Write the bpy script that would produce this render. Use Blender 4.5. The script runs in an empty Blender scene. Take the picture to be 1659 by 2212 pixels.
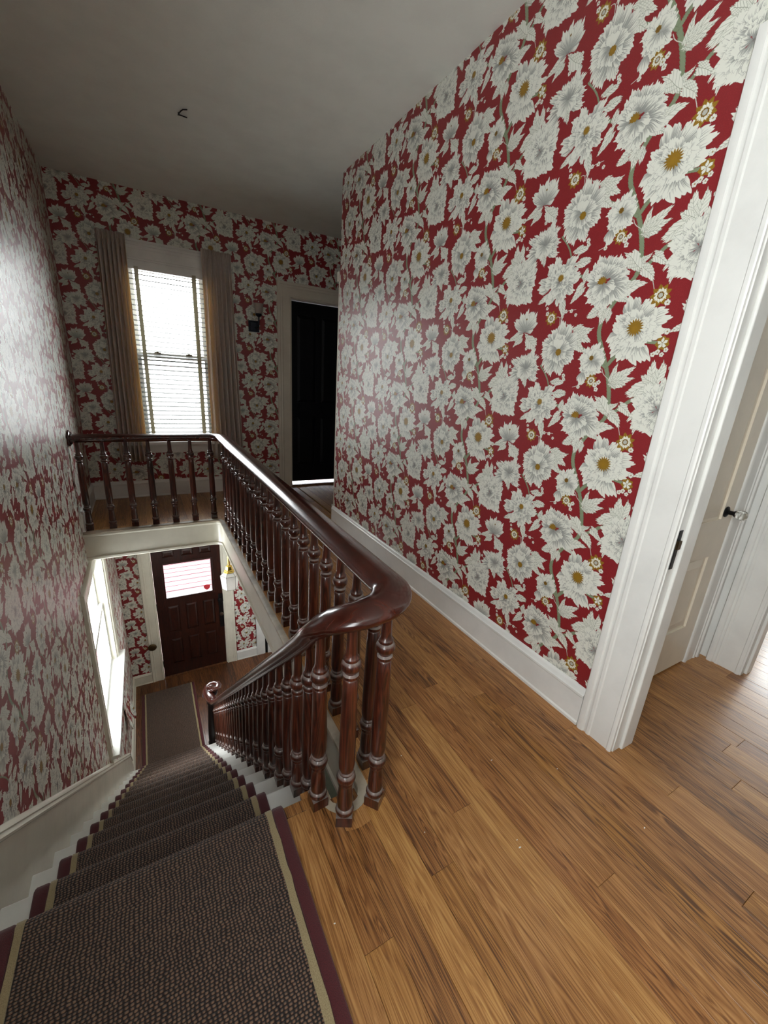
import bpy, bmesh, math, random
import numpy as np
from mathutils import Vector, Matrix

C = bpy.context.scene.collection
SC = bpy.context.scene

# ------------------------------------------------------------------ camera, sky, light, exposure
F_PX = 886.83
cam_data = bpy.data.cameras.new('camera')
cam_data.sensor_fit = 'HORIZONTAL'
cam_data.sensor_width = 36.0
cam_data.lens = F_PX / 1659.0 * 36.0
cam_data.clip_start = 0.02
cam = bpy.data.objects.new('camera', cam_data)
C.objects.link(cam)
yaw, pit, rol = 0.5338, 0.3107, 0.0661
fw = Vector((math.sin(yaw) * math.cos(pit), math.cos(yaw) * math.cos(pit), -math.sin(pit)))
rt = Vector((math.cos(yaw), -math.sin(yaw), 0))
up = rt.cross(fw)
cr, sr = math.cos(rol), math.sin(rol)
cx, cy = cr * rt + sr * up, -sr * rt + cr * up
M = Matrix((cx, cy, -fw)).transposed().to_4x4()
M.translation = (0, 0, 1.35)
cam.matrix_world = M
SC.camera = cam

SKY = 9.0
world = bpy.data.worlds.new('overcast_sky')
SC.world = world
world.use_nodes = True
bg = world.node_tree.nodes['Background']
bg.inputs[0].default_value = (0.945, 0.968, 1.0, 1)
bg.inputs[1].default_value = SKY

SC.view_settings.view_transform = 'Standard'
SC.view_settings.look = 'None'
SC.view_settings.exposure = 1.2
SC.view_settings.gamma = 1.0
SC.view_settings.use_curve_mapping = False
SC.cycles.max_bounces = 12
SC.cycles.diffuse_bounces = 6
SC.cycles.sample_clamp_indirect = 8.0
SC.cycles.caustics_reflective = False
SC.cycles.caustics_refractive = False


def portal(name, loc, normal, sx, sy):
    """a light portal in a window opening: guides sampling of the sky, gives no light of its own"""
    l = bpy.data.lights.new(name, 'AREA')
    l.shape = 'RECTANGLE'
    l.size, l.size_y = sx, sy
    l.cycles.is_portal = True
    o = bpy.data.objects.new(name, l)
    o.rotation_mode = 'QUATERNION'
    n = Vector(normal)
    z = -n
    y = Vector((0, 0, 1))
    x = y.cross(z)
    m = Matrix((x, y, z)).transposed().to_4x4()
    m.translation = loc
    o.matrix_world = m
    C.objects.link(o)
    return o


# ------------------------------------------------------------------ main dimensions (metres)
XL, XR, YF, ZC, YE = -0.535, 1.493, 4.935, 2.825, 3.4715
ZL, Y2, YB = -3.31, 6.18, -1.9
XV, XW = 2.57, 5.2            # second doorway wall, far wall of the room on the right
ZU = -0.245                    # underside of the upper floor
T, RS, Y0, NST = 0.244, 3.31 / 15, 0.977, 15      # going, rise, first nosing, risers

portal('window_portal_far', (0.325, YF + 0.13, 1.41), (0, -1, 0), 0.66, 1.62)
portal('window_portal_stair', (XL - 0.13, 4.115, -1.12), (1, 0, 0), 1.33, 1.42)
portal('window_portal_door', (0.34, Y2 + 0.13, -1.67), (0, -1, 0), 0.64, 0.54)
portal('added_window_portal', (XL - 0.13, -0.375, 1.78), (1, 0, 0), 0.85, 1.76)
portal('window_portal_room', (XW + 0.13, 0.70, 0.90), (-1, 0, 0), 0.9, 1.2)

# ------------------------------------------------------------------ small helpers
rng = random.Random(7)


def tag(o, label=None, cat=None, group=None, kind=None):
    if label: o['label'] = label
    if cat: o['category'] = cat
    if group: o['group'] = group
    if kind: o['kind'] = kind
    return o


class MB:
    """collects faces into one mesh"""
    def __init__(s):
        s.v, s.f, s.m, s.uv = [], [], [], []

    def add(s, verts, faces, mat=0):
        n = len(s.v)
        s.v += [tuple(v) for v in verts]
        for f in faces:
            s.f.append(tuple(i + n for i in f))
            s.m.append(mat)
        return s

    def box(s, x0, x1, y0, y1, z0, z1, mat=0):
        v = [(x0, y0, z0), (x1, y0, z0), (x1, y1, z0), (x0, y1, z0), (x0, y0, z1), (x1, y0, z1), (x1, y1, z1), (x0, y1, z1)]
        return s.add(v, [(3, 2, 1, 0), (4, 5, 6, 7), (0, 1, 5, 4), (1, 2, 6, 5), (2, 3, 7, 6), (3, 0, 4, 7)], mat)

    def frustum(s, a, b, mat=0):
        """two matching quads/loops a (outer) and b (inner)"""
        n = len(a)
        f = [tuple(range(n, 2 * n))] + [(i, (i + 1) % n, n + (i + 1) % n, n + i) for i in range(n)]
        return s.add(list(a) + list(b), f + [tuple(reversed(range(n)))], mat)

    def lathe(s, prof, c=(0, 0, 0), seg=16, mat=0, axis='z', cap=True):
        ring = []
        for (r, z) in prof:
            for k in range(seg):
                a = 2 * math.pi * k / seg
                p = (r * math.cos(a), r * math.sin(a), z)
                if axis == 'y': p = (p[0], p[2], p[1])
                if axis == 'x': p = (p[2], p[0], p[1])
                ring.append((p[0] + c[0], p[1] + c[1], p[2] + c[2]))
        f = []
        for i in range(len(prof) - 1):
            for k in range(seg):
                k2 = (k + 1) % seg
                f.append((i * seg + k, i * seg + k2, (i + 1) * seg + k2, (i + 1) * seg + k))
        if cap:
            f.append(tuple(reversed(range(seg))))
            f.append(tuple(range((len(prof) - 1) * seg, len(prof) * seg)))
        return s.add(ring, f, mat)

    def sweep(s, path, sect, closed=True, caps=True, upv=(0, 0, 1), scales=None, mat=0):
        """sect: list of (side, up); path: 3-D points; side is to the right of travel"""
        P = [Vector(p) for p in path]
        U = Vector(upv)
        n, m = len(P), len(sect)
        vs = []
        for i in range(n):
            if i == 0: t = P[1] - P[0]
            elif i == n - 1: t = P[-1] - P[-2]
            else: t = (P[i + 1] - P[i]).normalized() + (P[i] - P[i - 1]).normalized()
            t.normalize()
            r = t.cross(U).normalized()
            u = r.cross(t)
            k = 1.0
            if 0 < i < n - 1:
                d = (P[i] - P[i - 1]).normalized().dot(t)
                k = 1 / max(d, .5)
            sc = scales[i] if scales else 1
            for (a, b) in sect:
                vs.append(P[i] + r * (a * k * sc) + u * (b * sc))
        f = []
        mm = m if closed else m - 1
        for i in range(n - 1):
            for j in range(mm):
                j2 = (j + 1) % m
                f.append((i * m + j, (i + 1) * m + j, (i + 1) * m + j2, i * m + j2))
        if caps and closed:
            f.append(tuple(range(m)))
            f.append(tuple(reversed(range((n - 1) * m, n * m))))
        return s.add(vs, f, mat)

    def extrude(s, poly, fn, a, b, mat=0):
        """poly: 2-D loop; fn(p, t) -> 3-D; between t=a and t=b"""
        n = len(poly)
        vs = [fn(p, a) for p in poly] + [fn(p, b) for p in poly]
        f = [(i, (i + 1) % n, n + (i + 1) % n, n + i) for i in range(n)]
        f += [tuple(reversed(range(n))), tuple(range(n, 2 * n))]
        return s.add(vs, f, mat)

    def mesh(s, name, mats, smooth=None):
        me = bpy.data.meshes.new(name)
        me.from_pydata(s.v, [], s.f)
        for m in (mats if isinstance(mats, (list, tuple)) else [mats]):
            me.materials.append(m)
        if any(s.m): me.polygons.foreach_set('material_index', s.m)
        bm = bmesh.new(); bm.from_mesh(me)
        bmesh.ops.recalc_face_normals(bm, faces=bm.faces)
        bm.to_mesh(me); bm.free()
        if smooth:
            me.polygons.foreach_set('use_smooth', [True] * len(me.polygons))
            me.set_sharp_from_angle(angle=math.radians(smooth))
        me.update()
        return me

    def build(s, name, mats, parent=None, smooth=None, loc=None, kind=None):
        o = bpy.data.objects.new(name, s.mesh(name, mats, smooth))
        C.objects.link(o)
        if parent: o.parent = parent
        if loc: o.location = loc
        if kind: o['kind'] = kind
        return o


def place(name, me, parent=None, loc=(0, 0, 0), rotz=0, scale=None):
    o = bpy.data.objects.new(name, me)
    C.objects.link(o)
    if parent: o.parent = parent
    o.location = loc
    o.rotation_euler = (0, 0, rotz)
    if scale: o.scale = scale
    return o


def empty(name, loc, label, cat, group=None):
    o = bpy.data.objects.new(name, None)
    o.empty_display_size = 0.1
    C.objects.link(o)
    o.location = loc
    return tag(o, label, cat, group)


def bevel(o, w=0.002, seg=2):
    m = o.modifiers.new('edge', 'BEVEL')
    m.width = w; m.segments = seg; m.limit_method = 'ANGLE'; m.angle_limit = math.radians(40)
    return o


# ------------------------------------------------------------------ materials
def srgb(r, g, b):
    def f(c):
        c /= 255.0
        return c / 12.92 if c <= 0.04045 else ((c + 0.055) / 1.055) ** 2.4
    return (f(r), f(g), f(b), 1)


class NT:
    def __init__(s, name):
        s.mat = bpy.data.materials.new(name)
        s.mat.use_nodes = True
        s.t = s.mat.node_tree
        s.p = s.t.nodes['Principled BSDF']
        s.out = s.t.nodes['Material Output']

    def n(s, typ, **kw):
        nd = s.t.nodes.new(typ)
        for k, v in kw.items():
            if k in nd.inputs: nd.inputs[k].default_value = v
            else: setattr(nd, k, v)
        return nd

    def l(s, a, b): s.t.links.new(a, b)

    def val(s, **kw):
        for k, v in kw.items():
            s.p.inputs[k.replace('_', ' ')].default_value = v

    def coord(s, kind='Object'):
        return s.n('ShaderNodeTexCoord').outputs[kind]

    def mapping(s, vec, scale=(1, 1, 1), loc=(0, 0, 0), rot=(0, 0, 0)):
        m = s.n('ShaderNodeMapping')
        m.inputs['Scale'].default_value = scale
        m.inputs['Location'].default_value = loc
        m.inputs['Rotation'].default_value = rot
        s.l(vec, m.inputs['Vector'])
        return m.outputs[0]

    def noise(s, vec, scale, detail=4, rough=.55, dist=0):
        n = s.n('ShaderNodeTexNoise')
        n.inputs['Scale'].default_value = scale
        n.inputs['Detail'].default_value = detail
        n.inputs['Roughness'].default_value = rough
        n.inputs['Distortion'].default_value = dist
        s.l(vec, n.inputs['Vector'])
        return n.outputs['Fac']

    def ramp(s, fac, stops):
        r = s.n('ShaderNodeValToRGB')
        e = r.color_ramp.elements
        while len(e) < len(stops): e.new(0.5)
        for i, (p, c) in enumerate(stops):
            e[i].position = p
            e[i].color = c if len(c) == 4 else (*c, 1)
        s.l(fac, r.inputs[0])
        return r.outputs[0]

    def mix(s, fac, a, b, typ='MIX'):
        m = s.n('ShaderNodeMix', data_type='RGBA', blend_type=typ)
        for sock, v in ((m.inputs[0], fac), (m.inputs[6], a), (m.inputs[7], b)):
            if hasattr(v, 'links'): s.l(v, sock)
            elif isinstance(v, (int, float)): sock.default_value = v
            else: sock.default_value = v
        return m.outputs[2]

    def math(s, op, a, b=None):
        m = s.n('ShaderNodeMath', operation=op)
        for i, v in enumerate((a, b)):
            if v is None: continue
            if hasattr(v, 'links'): s.l(v, m.inputs[i])
            else: m.inputs[i].default_value = v
        return m.outputs[0]

    def bump(s, h, strength=.3, dist=.002):
        b = s.n('ShaderNodeBump')
        b.inputs['Strength'].default_value = strength
        b.inputs['Distance'].default_value = dist
        s.l(h, b.inputs['Height'])
        s.l(b.outputs[0], s.p.inputs['Normal'])

    def color(s, c): s.l(c, s.p.inputs['Base Color'])


def paint(name, col, rough=.35, bump=.15, dirt=.06, scale=60):
    m = NT(name)
    co = m.coord()
    d = m.noise(co, 5, 5, .6)
    c2 = tuple(x * (1 - 3 * dirt) for x in col[:3]) + (1,)
    m.color(m.ramp(d, [(.35, c2), (.6, col)]))
    m.val(Roughness=rough)
    m.bump(m.noise(co, scale, 3), bump, .0015)
    return m.mat


def plain(name, col, rough=.5, metal=0, **kw):
    m = NT(name)
    co = m.coord()
    d = m.noise(co, 25, 3)
    m.color(m.ramp(d, [(.3, tuple(x * .82 for x in col[:3])), (.7, col[:3])]))
    m.val(Roughness=rough, Metallic=metal)
    for k, v in kw.items(): m.p.inputs[k.replace('_', ' ')].default_value = v
    return m.mat


# ---- wallpaper: a printed repeat, drawn here petal by petal, 0.70 m wide and 0.4755 m high
def draw_wallpaper():
    PPM = 2000.0
    W, H = 1400, 951
    TW, TH = 0.70, H / PPM
    rs = np.random.RandomState(5)
    img = np.zeros((H, W, 3), np.float32)
    red = np.array([130, 32, 37], np.float32) / 255
    fleck = rs.rand(H // 2 + 1, W // 2)
    fl = np.kron(fleck, np.ones((2, 2)))[:H, :W]
    fl2 = rs.rand(H, W)
    img[:] = red * (0.93 + .14 * fl2[..., None])
    img += (fl > .93)[..., None] * np.array([.06, .05, .05], np.float32)
    WHITE = np.array([219, 220, 209], np.float32) / 255
    GREY = np.array([96, 98, 97], np.float32) / 255
    GREEN = np.array([128, 140, 112], np.float32) / 255
    DGREEN = np.array([88, 98, 76], np.float32) / 255
    GOLD = np.array([150, 114, 30], np.float32) / 255
    DGOLD = np.array([104, 76, 24], np.float32) / 255

    def patch(u0, u1, v0, v1):
        a, b = int(math.floor(u0 * PPM)), int(math.ceil(u1 * PPM))
        c, d = int(math.floor(v0 * PPM)), int(math.ceil(v1 * PPM))
        ix, iy = np.arange(a, b + 1), np.arange(c, d + 1)
        X, Y = np.meshgrid((ix + .5) / PPM, (iy + .5) / PPM)
        return np.ix_(iy % H, ix % W), X, Y

    def comp(idx, col, al):
        img[idx] = img[idx] * (1 - al[..., None]) + col * al[..., None]

    def petal(u, v, ang, L, Wd, jag=.12, nj=7, g0=.8, gk=1.5, pointed=0., tint=GREY, base=WHITE, veins=0, seed=None):
        if not pointed:
            Wd, jag = Wd * 1.32, jag * .72
        R = L * 1.12 + Wd
        idx, X, Y = patch(u - R, u + R, v - R, v + R)
        ca, sa = math.cos(ang), math.sin(ang)
        t = ((X - u) * ca + (Y - v) * sa) / L
        s = (-(X - u) * sa + (Y - v) * ca) / Wd
        ph = rs.rand() * 10
        # a few deep lobes and clefts at the tip, never a plain disc
        wob = .16 * np.sin(t * 6 + ph) * t
        s = s + wob
        tri = np.abs(((s * nj * .5 + ph) % 1) - .5) * 2
        tri2 = np.abs(((t * nj * .8 + ph * 2) % 1) - .5) * 2
        te = t + jag * (tri ** 1.4) * (1 - .35 * np.abs(s)) + .085 * np.sin(s * 4.2 + ph * 1.7) + .05 * np.sin(s * 9 + ph)
        if pointed:
            tt = np.clip(te, 0, 1)
            wv = np.sin(np.pi * tt ** .75) ** (1.0) * (1 - .35 * tt) * (1 + jag * .9 * (tri2 - .5))
            d = np.where((te > 0) & (te < 1), wv - np.abs(s), -1)
            al = np.clip(d * Wd * PPM * .8, 0, 1)
            edge = np.clip(d * Wd * PPM * .35, 0, 1)
        else:
            sn = s / (0.42 + .58 * np.clip(t * 1.7, 0, 1))
            q = np.sqrt(np.maximum(((te - .53) / .5) ** 2 + sn ** 2 * (1 + jag * .6 * (tri2 - .5)), 1e-6))
            d = 1 - q
            al = np.clip(d * Wd * PPM * .9, 0, 1)
            edge = np.clip(d * Wd * PPM * .36, 0, 1)
        # engraved strokes fanning out from the base
        fan = s / (.25 + .75 * np.clip(t, .05, 1))
        k = np.floor((fan + 2) * 8 + ph).astype(int)
        table = rs.rand(97)
        r1 = table[k % 97]
        stroke = np.abs(((fan + 2) * 8 + ph) % 1 - .5) * 2
        reach = gk * .32 + .46 * r1
        g = np.clip((reach - t) * 3, 0, 1) * np.clip(1.30 - stroke * 1.3, 0, 1) * g0
        g = np.maximum(g, np.clip(.30 * gk + .06 - t, 0, 1) * 1.0 * g0)
        g = np.maximum(g, np.clip(.20 - t, 0, 1) * 3.2 * g0)
        if veins:
            mid = np.clip(1 - np.abs(s) * Wd * PPM / 1.3, 0, 1)
            side = np.clip(1 - np.abs((((t * 6 - np.abs(s) * 2.2) % 1) - .5)) * Wd * PPM / 4.5, 0, 1) * (np.abs(s) < .75) * .55
            hatch = np.clip(np.sin(s * 30 + t * 40), 0, 1) * (s > 0) * np.clip(.9 - t, 0, 1) * .35
            g = np.maximum(np.maximum(mid * .85, side), hatch)
        g = np.maximum(g, (1 - edge) * .78)
        g = np.clip(g, 0, 1)[..., None]
        col = base * (1 - g) + tint * g
        comp(idx, col, al)

    def leaf(b, t, w=.34, tint=None):
        b, t = np.array(b), np.array(t)
        d = t - b
        L = float(np.hypot(*d))
        petal(b[0], b[1], math.atan2(d[1], d[0]), L, L * w * .62, jag=.10, nj=9, pointed=1., veins=1, tint=(DGREEN if tint is None else tint) * .85)

    def stem(pts, w=.0075, col=GREEN):
        # smooth the polyline
        P = [np.array(p, float) for p in pts]
        for _ in range(2):
            Q = [P[0]]
            for a, b in zip(P[:-1], P[1:]): Q += [.75 * a + .25 * b, .25 * a + .75 * b]
            P = Q + [P[-1]]
        us, vs = [p[0] for p in P], [p[1] for p in P]
        idx, X, Y = patch(min(us) - .02, max(us) + .02, min(vs) - .02, max(vs) + .02)
        D = np.full(X.shape, 9.)
        for a, b in zip(P[:-1], P[1:]):
            ab = b - a
            tt = np.clip(((X - a[0]) * ab[0] + (Y - a[1]) * ab[1]) / max(ab @ ab, 1e-9), 0, 1)
            D = np.minimum(D, np.hypot(X - a[0] - tt * ab[0], Y - a[1] - tt * ab[1]))
        nz = rs.rand(*X.shape)
        rough = w * (1 + .18 * np.sin(X * 900) * np.sin(Y * 800))
        al = np.clip((rough - D) * PPM * .8, 0, 1)
        sh = np.clip(1 - (rough - D) / (w * .35), 0, 1) * .6 + (nz > .82) * .25
        col2 = col * (1 - sh[..., None]) + DGREEN * sh[..., None]
        comp(idx, col2, al)

    def blob(u, v, r, col, col2, jag=.25, n=11, dens=.6):
        idx, X, Y = patch(u - r * 1.5, u + r * 1.5, v - r * 1.5, v + r * 1.5)
        a = np.arctan2(Y - v, X - u)
        d = np.hypot(X - u, Y - v)
        rr = r * (1 + jag * (np.abs(((a / (2 * np.pi) * n + rs.rand()) % 1) - .5) * 2 - .5))
        al = np.clip((rr - d) * PPM * .7, 0, 1)
        nz = rs.rand(*X.shape)
        st = np.clip(np.sin(a * n * 2.5) * .5 + .5, 0, 1) * (d / r)
        mixv = np.clip(st * dens + (nz > .8) * .3, 0, 1)[..., None]
        comp(idx, col * (1 - mixv) + col2 * mixv, al)

    def dots(u, v, r, n=5, col=WHITE, rr=.0035):
        for k in range(n):
            a = 2 * math.pi * k / n + rs.rand() * .3
            petal(u, v, a, r, r * .42, jag=.05, nj=3, g0=.35, gk=.6)
        blob(u, v, r * .22, GOLD, DGOLD, .1, 7)

    def peony(u, v, R, rings, gold=.2, squash=1., rot=0., goff=(0, 0)):
        for (n, off, L, Wd, g0) in rings:
            a0 = rs.rand() * 6.28
            order = list(range(n)); rs.shuffle(order)
            for k in order:
                a = a0 + 2 * math.pi * k / n + rs.uniform(-.15, .15)
                du, dv = math.cos(a) * off * R, math.sin(a) * off * R * squash
                petal(u + du, v + dv, math.atan2(math.sin(a) * squash, math.cos(a)) + rs.uniform(-.18, .18),
                      L * R * rs.uniform(.74, 1.22), Wd * R * rs.uniform(.78, 1.12), jag=.17, nj=rs.randint(5, 8), g0=g0, gk=rs.uniform(1.0, 1.7))
        if gold:
            gu, gv = u + goff[0] * R, v + goff[1] * R
            for k in range(26):
                a = rs.rand() * 6.28
                q = R * gold * rs.uniform(.8, 1.35)
                blob(gu + math.cos(a) * q, gv + math.sin(a) * q, .0016, WHITE, WHITE, 0, 5, 0)
            blob(gu, gv, R * gold, GOLD, DGOLD, .45, 17, .5)

    # ---- branches
    trunk = [(.447, 1.60), (.447, 1.558), (.471, 1.514), (.505, 1.448), (.531, 1.387), (.547, 1.32), (.549, 1.268), (.517, 1.231), (.465, 1.164), (.447, 1.1245)]
    stem(trunk, .0085)
    stem([(.505, 1.448), (.527, 1.479), (.559, 1.501), (.575, 1.53)], .0075)
    stem([(.565, 1.28), (.614, 1.329), (.660, 1.355)], .007)
    stem([(.380, 1.52), (.441, 1.488), (.501, 1.445)], .0055)
    stem([(.280, 1.315), (.324, 1.294), (.390, 1.272)], .006)
    stem([(.205, 1.45), (.239, 1.416), (.262, 1.38), (.28, 1.32)], .0035)
    stem([(.61, 1.53), (.675, 1.522)], .006)
    stem([(.02, 1.384), (.10, 1.40)], .0045)
    for p in ([(.53, 1.40), (.50, 1.42), (.49, 1.44)], [(.578, 1.26), (.60, 1.25), (.62, 1.20), (.635, 1.18)], [(.265, 1.60), (.262, 1.64), (.225, 1.63)],
              [(.262, 1.63), (.285, 1.655), (.33, 1.655)], [(.43, 1.39), (.40, 1.375), (.38, 1.37)]):
        stem(p, .0016, WHITE * .9)
    # ---- leaves
    for b, t, w in (((.276, 1.381), (.346, 1.397), .42), ((.291, 1.341), (.370, 1.341), .42), ((.34, 1.273), (.353, 1.326), .5), ((.347, 1.268), (.296, 1.200), .42),
                    ((.258, 1.22), (.276, 1.145), .4), ((.20, 1.25), (.124, 1.216), .3), ((.49, 1.22), (.588, 1.241), .48), ((.492, 1.207), (.540, 1.182), .5),
                    ((.546, 1.30), (.583, 1.325), .5), ((.553, 1.293), (.617, 1.236), .42), ((.55, 1.285), (.478, 1.350), .5), ((.585, 1.318), (.645, 1.283), .46),
                    ((.334, 1.572), (.422, 1.584), .52), ((.335, 1.568), (.424, 1.534), .50), ((.322, 1.56), (.298, 1.612), .6), ((.340, 1.538), (.405, 1.500), .55),
                    ((.338, 1.539), (.392, 1.556), .5), ((.452, 1.18), (.440, 1.112), .55), ((.472, 1.17), (.466, 1.118), .55), ((.43, 1.17), (.375, 1.148), .6),
                    ((.678, 1.395), (.584, 1.346), .4), ((.680, 1.380), (.626, 1.332), .45), ((.69, 1.385), (.664, 1.472), .5), ((.696, 1.39), (.702, 1.47), .5),
                    ((.682, 1.398), (.634, 1.424), .5), ((.69, 1.33), (.630, 1.262), .5), ((.69, 1.30), (.655, 1.215), .5), ((.078, 1.575), (.028, 1.528), .5),
                    ((.10, 1.57), (.174, 1.503), .5), ((.06, 1.58), (-.004, 1.552), .45), ((.09, 1.37), (.03, 1.33), .4)):
        leaf(b, t, w)
    # five-lobed leaf beside the trunk
    for t in ((.548, 1.460), (.618, 1.450), (.620, 1.412), (.604, 1.386), (.566, 1.368)):
        leaf((.537, 1.388), t, .40)
    # ---- flowers
    full = [(8, .30, .80, .27, .8), (7, .22, .62, .25, .85), (7, .12, .52, .23, .9), (6, .05, .40, .19, .95)]
    peony(.722, 1.312, .088, [(8, .32, .80, .27, .8), (8, .25, .62, .27, .85), (7, .18, .48, .25, .9), (6, .10, .38, .22, .95), (5, .03, .30, .17, .95)], gold=0, squash=1.2)
    peony(.228, 1.290, .084, [(8, .30, .80, .26, .8), (8, .2, .60, .25, .85), (6, .1, .46, .24, .9), (5, .03, .33, .2, .95)], gold=.15, squash=1.22, goff=(.05, .15))
    # cup-shaped peony on the trunk: skirt, then ruffled crown
    for k, a in enumerate((-2.7, -2.3, -1.95, -1.6, -1.25, -.9, -.45)):
        petal(.440 + .02 * math.cos(a), 1.255 + .02 * math.sin(a), a, rs.uniform(.06, .085), .023, jag=.17, nj=6, g0=.85, gk=1.5)
    for k, a in enumerate((.0, .35, .7, 1.05, 1.4, 1.75, 2.1, 2.5, 2.9)):
        petal(.432 + .025 * math.cos(a), 1.262 + .025 * math.sin(a), a, rs.uniform(.048, .075), .021, jag=.17, nj=6, g0=.9, gk=1.6)
    for k in range(7):
        petal(.418 + .018 * math.cos(k), 1.270, .5 + k * .38, rs.uniform(.045, .06), .017, jag=.15, nj=5, g0=.95, gk=1.6)
    blob(.418, 1.262, .017, GOLD, DGOLD, .4, 13)
    for a in (-2.5, -1.95, -1.4, -.9, -.4):
        petal(.428, 1.252, a, rs.uniform(.042, .058), .020, jag=.15, nj=6, g0=.9, gk=1.3)
    # daisy-like peony with a cream bowl and gold heart
    for a in (2.6, 3.1, 3.6, 4.1, 4.55, 5.0, 5.45, 5.9, 6.3, .4, 1.0, 1.6, 2.1):
        petal(.278 + .02 * math.cos(a), 1.515 + .02 * math.sin(a), a, rs.uniform(.055, .085), .022, jag=.17, nj=6, g0=.85, gk=1.6)
    for a in (2.9, 3.5, 4.2, 4.8, 5.5, .2, 1.1, 1.8):
        petal(.278, 1.515, a, rs.uniform(.045, .06), .019, jag=.15, nj=6, g0=.9, gk=1.6)
    petal(.279, 1.512, 1.75, .042, .02, jag=.04, nj=4, g0=.2, gk=.5)
    blob(.283, 1.502, .0135, GOLD, DGOLD, .2, 9)
    # open peony with a big gold heart (the leading flower)
    peony(.580, 1.570, .098, full, gold=.25, squash=1.02, goff=(0, .05))
    # bowl-shaped bud on the left branch
    for a in (2.4, 2.9, 3.4, 3.9, 4.4, 4.9, 1.9, 1.4, .9, .45, 5.5):
        petal(.445, 1.462, a, rs.uniform(.05, .068), .020, jag=.16, nj=6, g0=.85, gk=1.5)
    for a in (3.6, 4.2, 4.8, 2.4, 1.6, .8):
        petal(.443, 1.468, a, .042, .019, jag=.13, nj=5, g0=.75, gk=1.1)
    blob(.438, 1.478, .009, DGOLD, GOLD, .2, 7)
    petal(.416, 1.43, -1.75, .05, .017, nj=7, g0=.8)
    # tulip-like bud
    for a in (.25, 2.9, .55, 2.55, .85, 2.3, 1.2, 1.95):
        petal(.085, 1.592, a, rs.uniform(.045, .06) if a < .5 or a > 2.6 else rs.uniform(.07, .085), .0145, jag=.14, nj=5, g0=.85, gk=1.4)
    for a in (1.1, 1.55, 2.0):
        petal(.085, 1.596, a, .078, .0135, jag=.08, nj=5, g0=.75, gk=1.2)
    blob(.088, 1.640, .004, DGOLD, GOLD, .2, 7)
    # upright bushy peony
    for a in (-.35, .05, .4, .75, 1.1, 1.45, 1.8, 2.15, 2.5, 2.85, 3.2, 3.6):
        petal(.120, 1.425, a, rs.uniform(.065, .10), .018, jag=.18, nj=6, g0=.9, gk=1.7)
    for a in (.3, .8, 1.25, 1.7, 2.1, 2.6):
        petal(.118, 1.432, a, rs.uniform(.05, .068), .017, jag=.15, nj=6, g0=.95, gk=1.6)
    for a in (-.6, -1.1, -1.6, -2.1, -2.7):
        petal(.120, 1.435, a, .048, .019, jag=.13, nj=6, g0=.7, gk=1.0)
    leaf((.128, 1.40), (.135, 1.352), .5)
    # ---- small gilt flowers
    for u, v, r in ((.641, 1.667, .028), (.219, 1.633, .024), (.456, 1.396, .021)):
        blob(u, v, r * 1.05, GOLD, DGOLD, .4, 9, .35)
        for k in range(10):
            petal(u, v, k * .628 + .2, r * .78, r * .2, jag=.12, nj=3, g0=.25, gk=.5, tint=GOLD)
        blob(u, v, r * .40, DGOLD, GOLD, .15, 9)
        blob(u, v, r * .27, WHITE * .86, GREY, .1, 7, .3)
    blob(.684, 1.521, .021, GOLD, DGOLD, .25, 7, .3)
    for k in range(5):
        petal(.684, 1.521, k * 1.2566 + .4, .017, .0042, jag=.02, nj=2, g0=.1, gk=.3, base=WHITE)
    for u, v, r in ((.668, 1.643, .010), (.690, 1.556, .010), (.675, 1.494, .009), (.662, 1.487, .009), (.690, 1.486, .008), (.195, 1.652, .009), (.190, 1.672, .007),
                    (.475, 1.382, .010), (.488, 1.392, .009), (.483, 1.366, .009), (.405, 1.372, .008), (.285, 1.652, .008), (.31, 1.652, .008), (.333, 1.636, .007),
                    (.315, 1.43, .008), (.328, 1.412, .009), (.332, 1.398, .008), (.0, 1.50, .008), (.11, 1.52, .008), (.155, 1.555, .008), (.03, 1.445, .008)):
        dots(u, v, r)
    return img, TW, TH


def wallpaper_image():
    img, TW, TH = draw_wallpaper()
    H, W = img.shape[:2]
    im = bpy.data.images.new('peony_print', W, H)
    px = np.ones((H, W, 4), np.float32)
    px[..., :3] = np.clip(img, 0, 1)
    im.pixels.foreach_set(px.ravel())
    im.update()
    im.pack()
    return im, TW, TH


PRINT, TW, TH = wallpaper_image()


def wallpaper(name, axis, sign, off, offz=0.0):
    m = NT(name)
    co = m.coord()
    sep = m.n('ShaderNodeSeparateXYZ')
    m.l(co, sep.inputs[0])
    u = m.math('MULTIPLY_ADD', sep.outputs[axis], sign / TW)
    u.node.inputs[2].default_value = off / TW
    v = m.math('MULTIPLY_ADD', sep.outputs[2], 1 / TH)
    v.node.inputs[2].default_value = offz / TH
    cb = m.n('ShaderNodeCombineXYZ')
    m.l(u, cb.inputs[0]); m.l(v, cb.inputs[1])
    t = m.n('ShaderNodeTexImage', image=PRINT, extension='REPEAT', interpolation='Linear')
    m.l(cb.outputs[0], t.inputs[0])
    m.color(t.outputs[0])
    m.val(Roughness=.40)
    m.p.inputs['Specular IOR Level'].default_value = .55
    m.bump(m.noise(co, 350, 2), .12, .001)
    return m.mat


WP_RIGHT = wallpaper('peony_wallpaper_right', 1, -1, 1.5)
WP_LEFT = wallpaper('peony_wallpaper_left', 1, 1, 0.13)
WP_FAR = wallpaper('peony_wallpaper_far', 0, 1, -0.852, -0.428)

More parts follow.
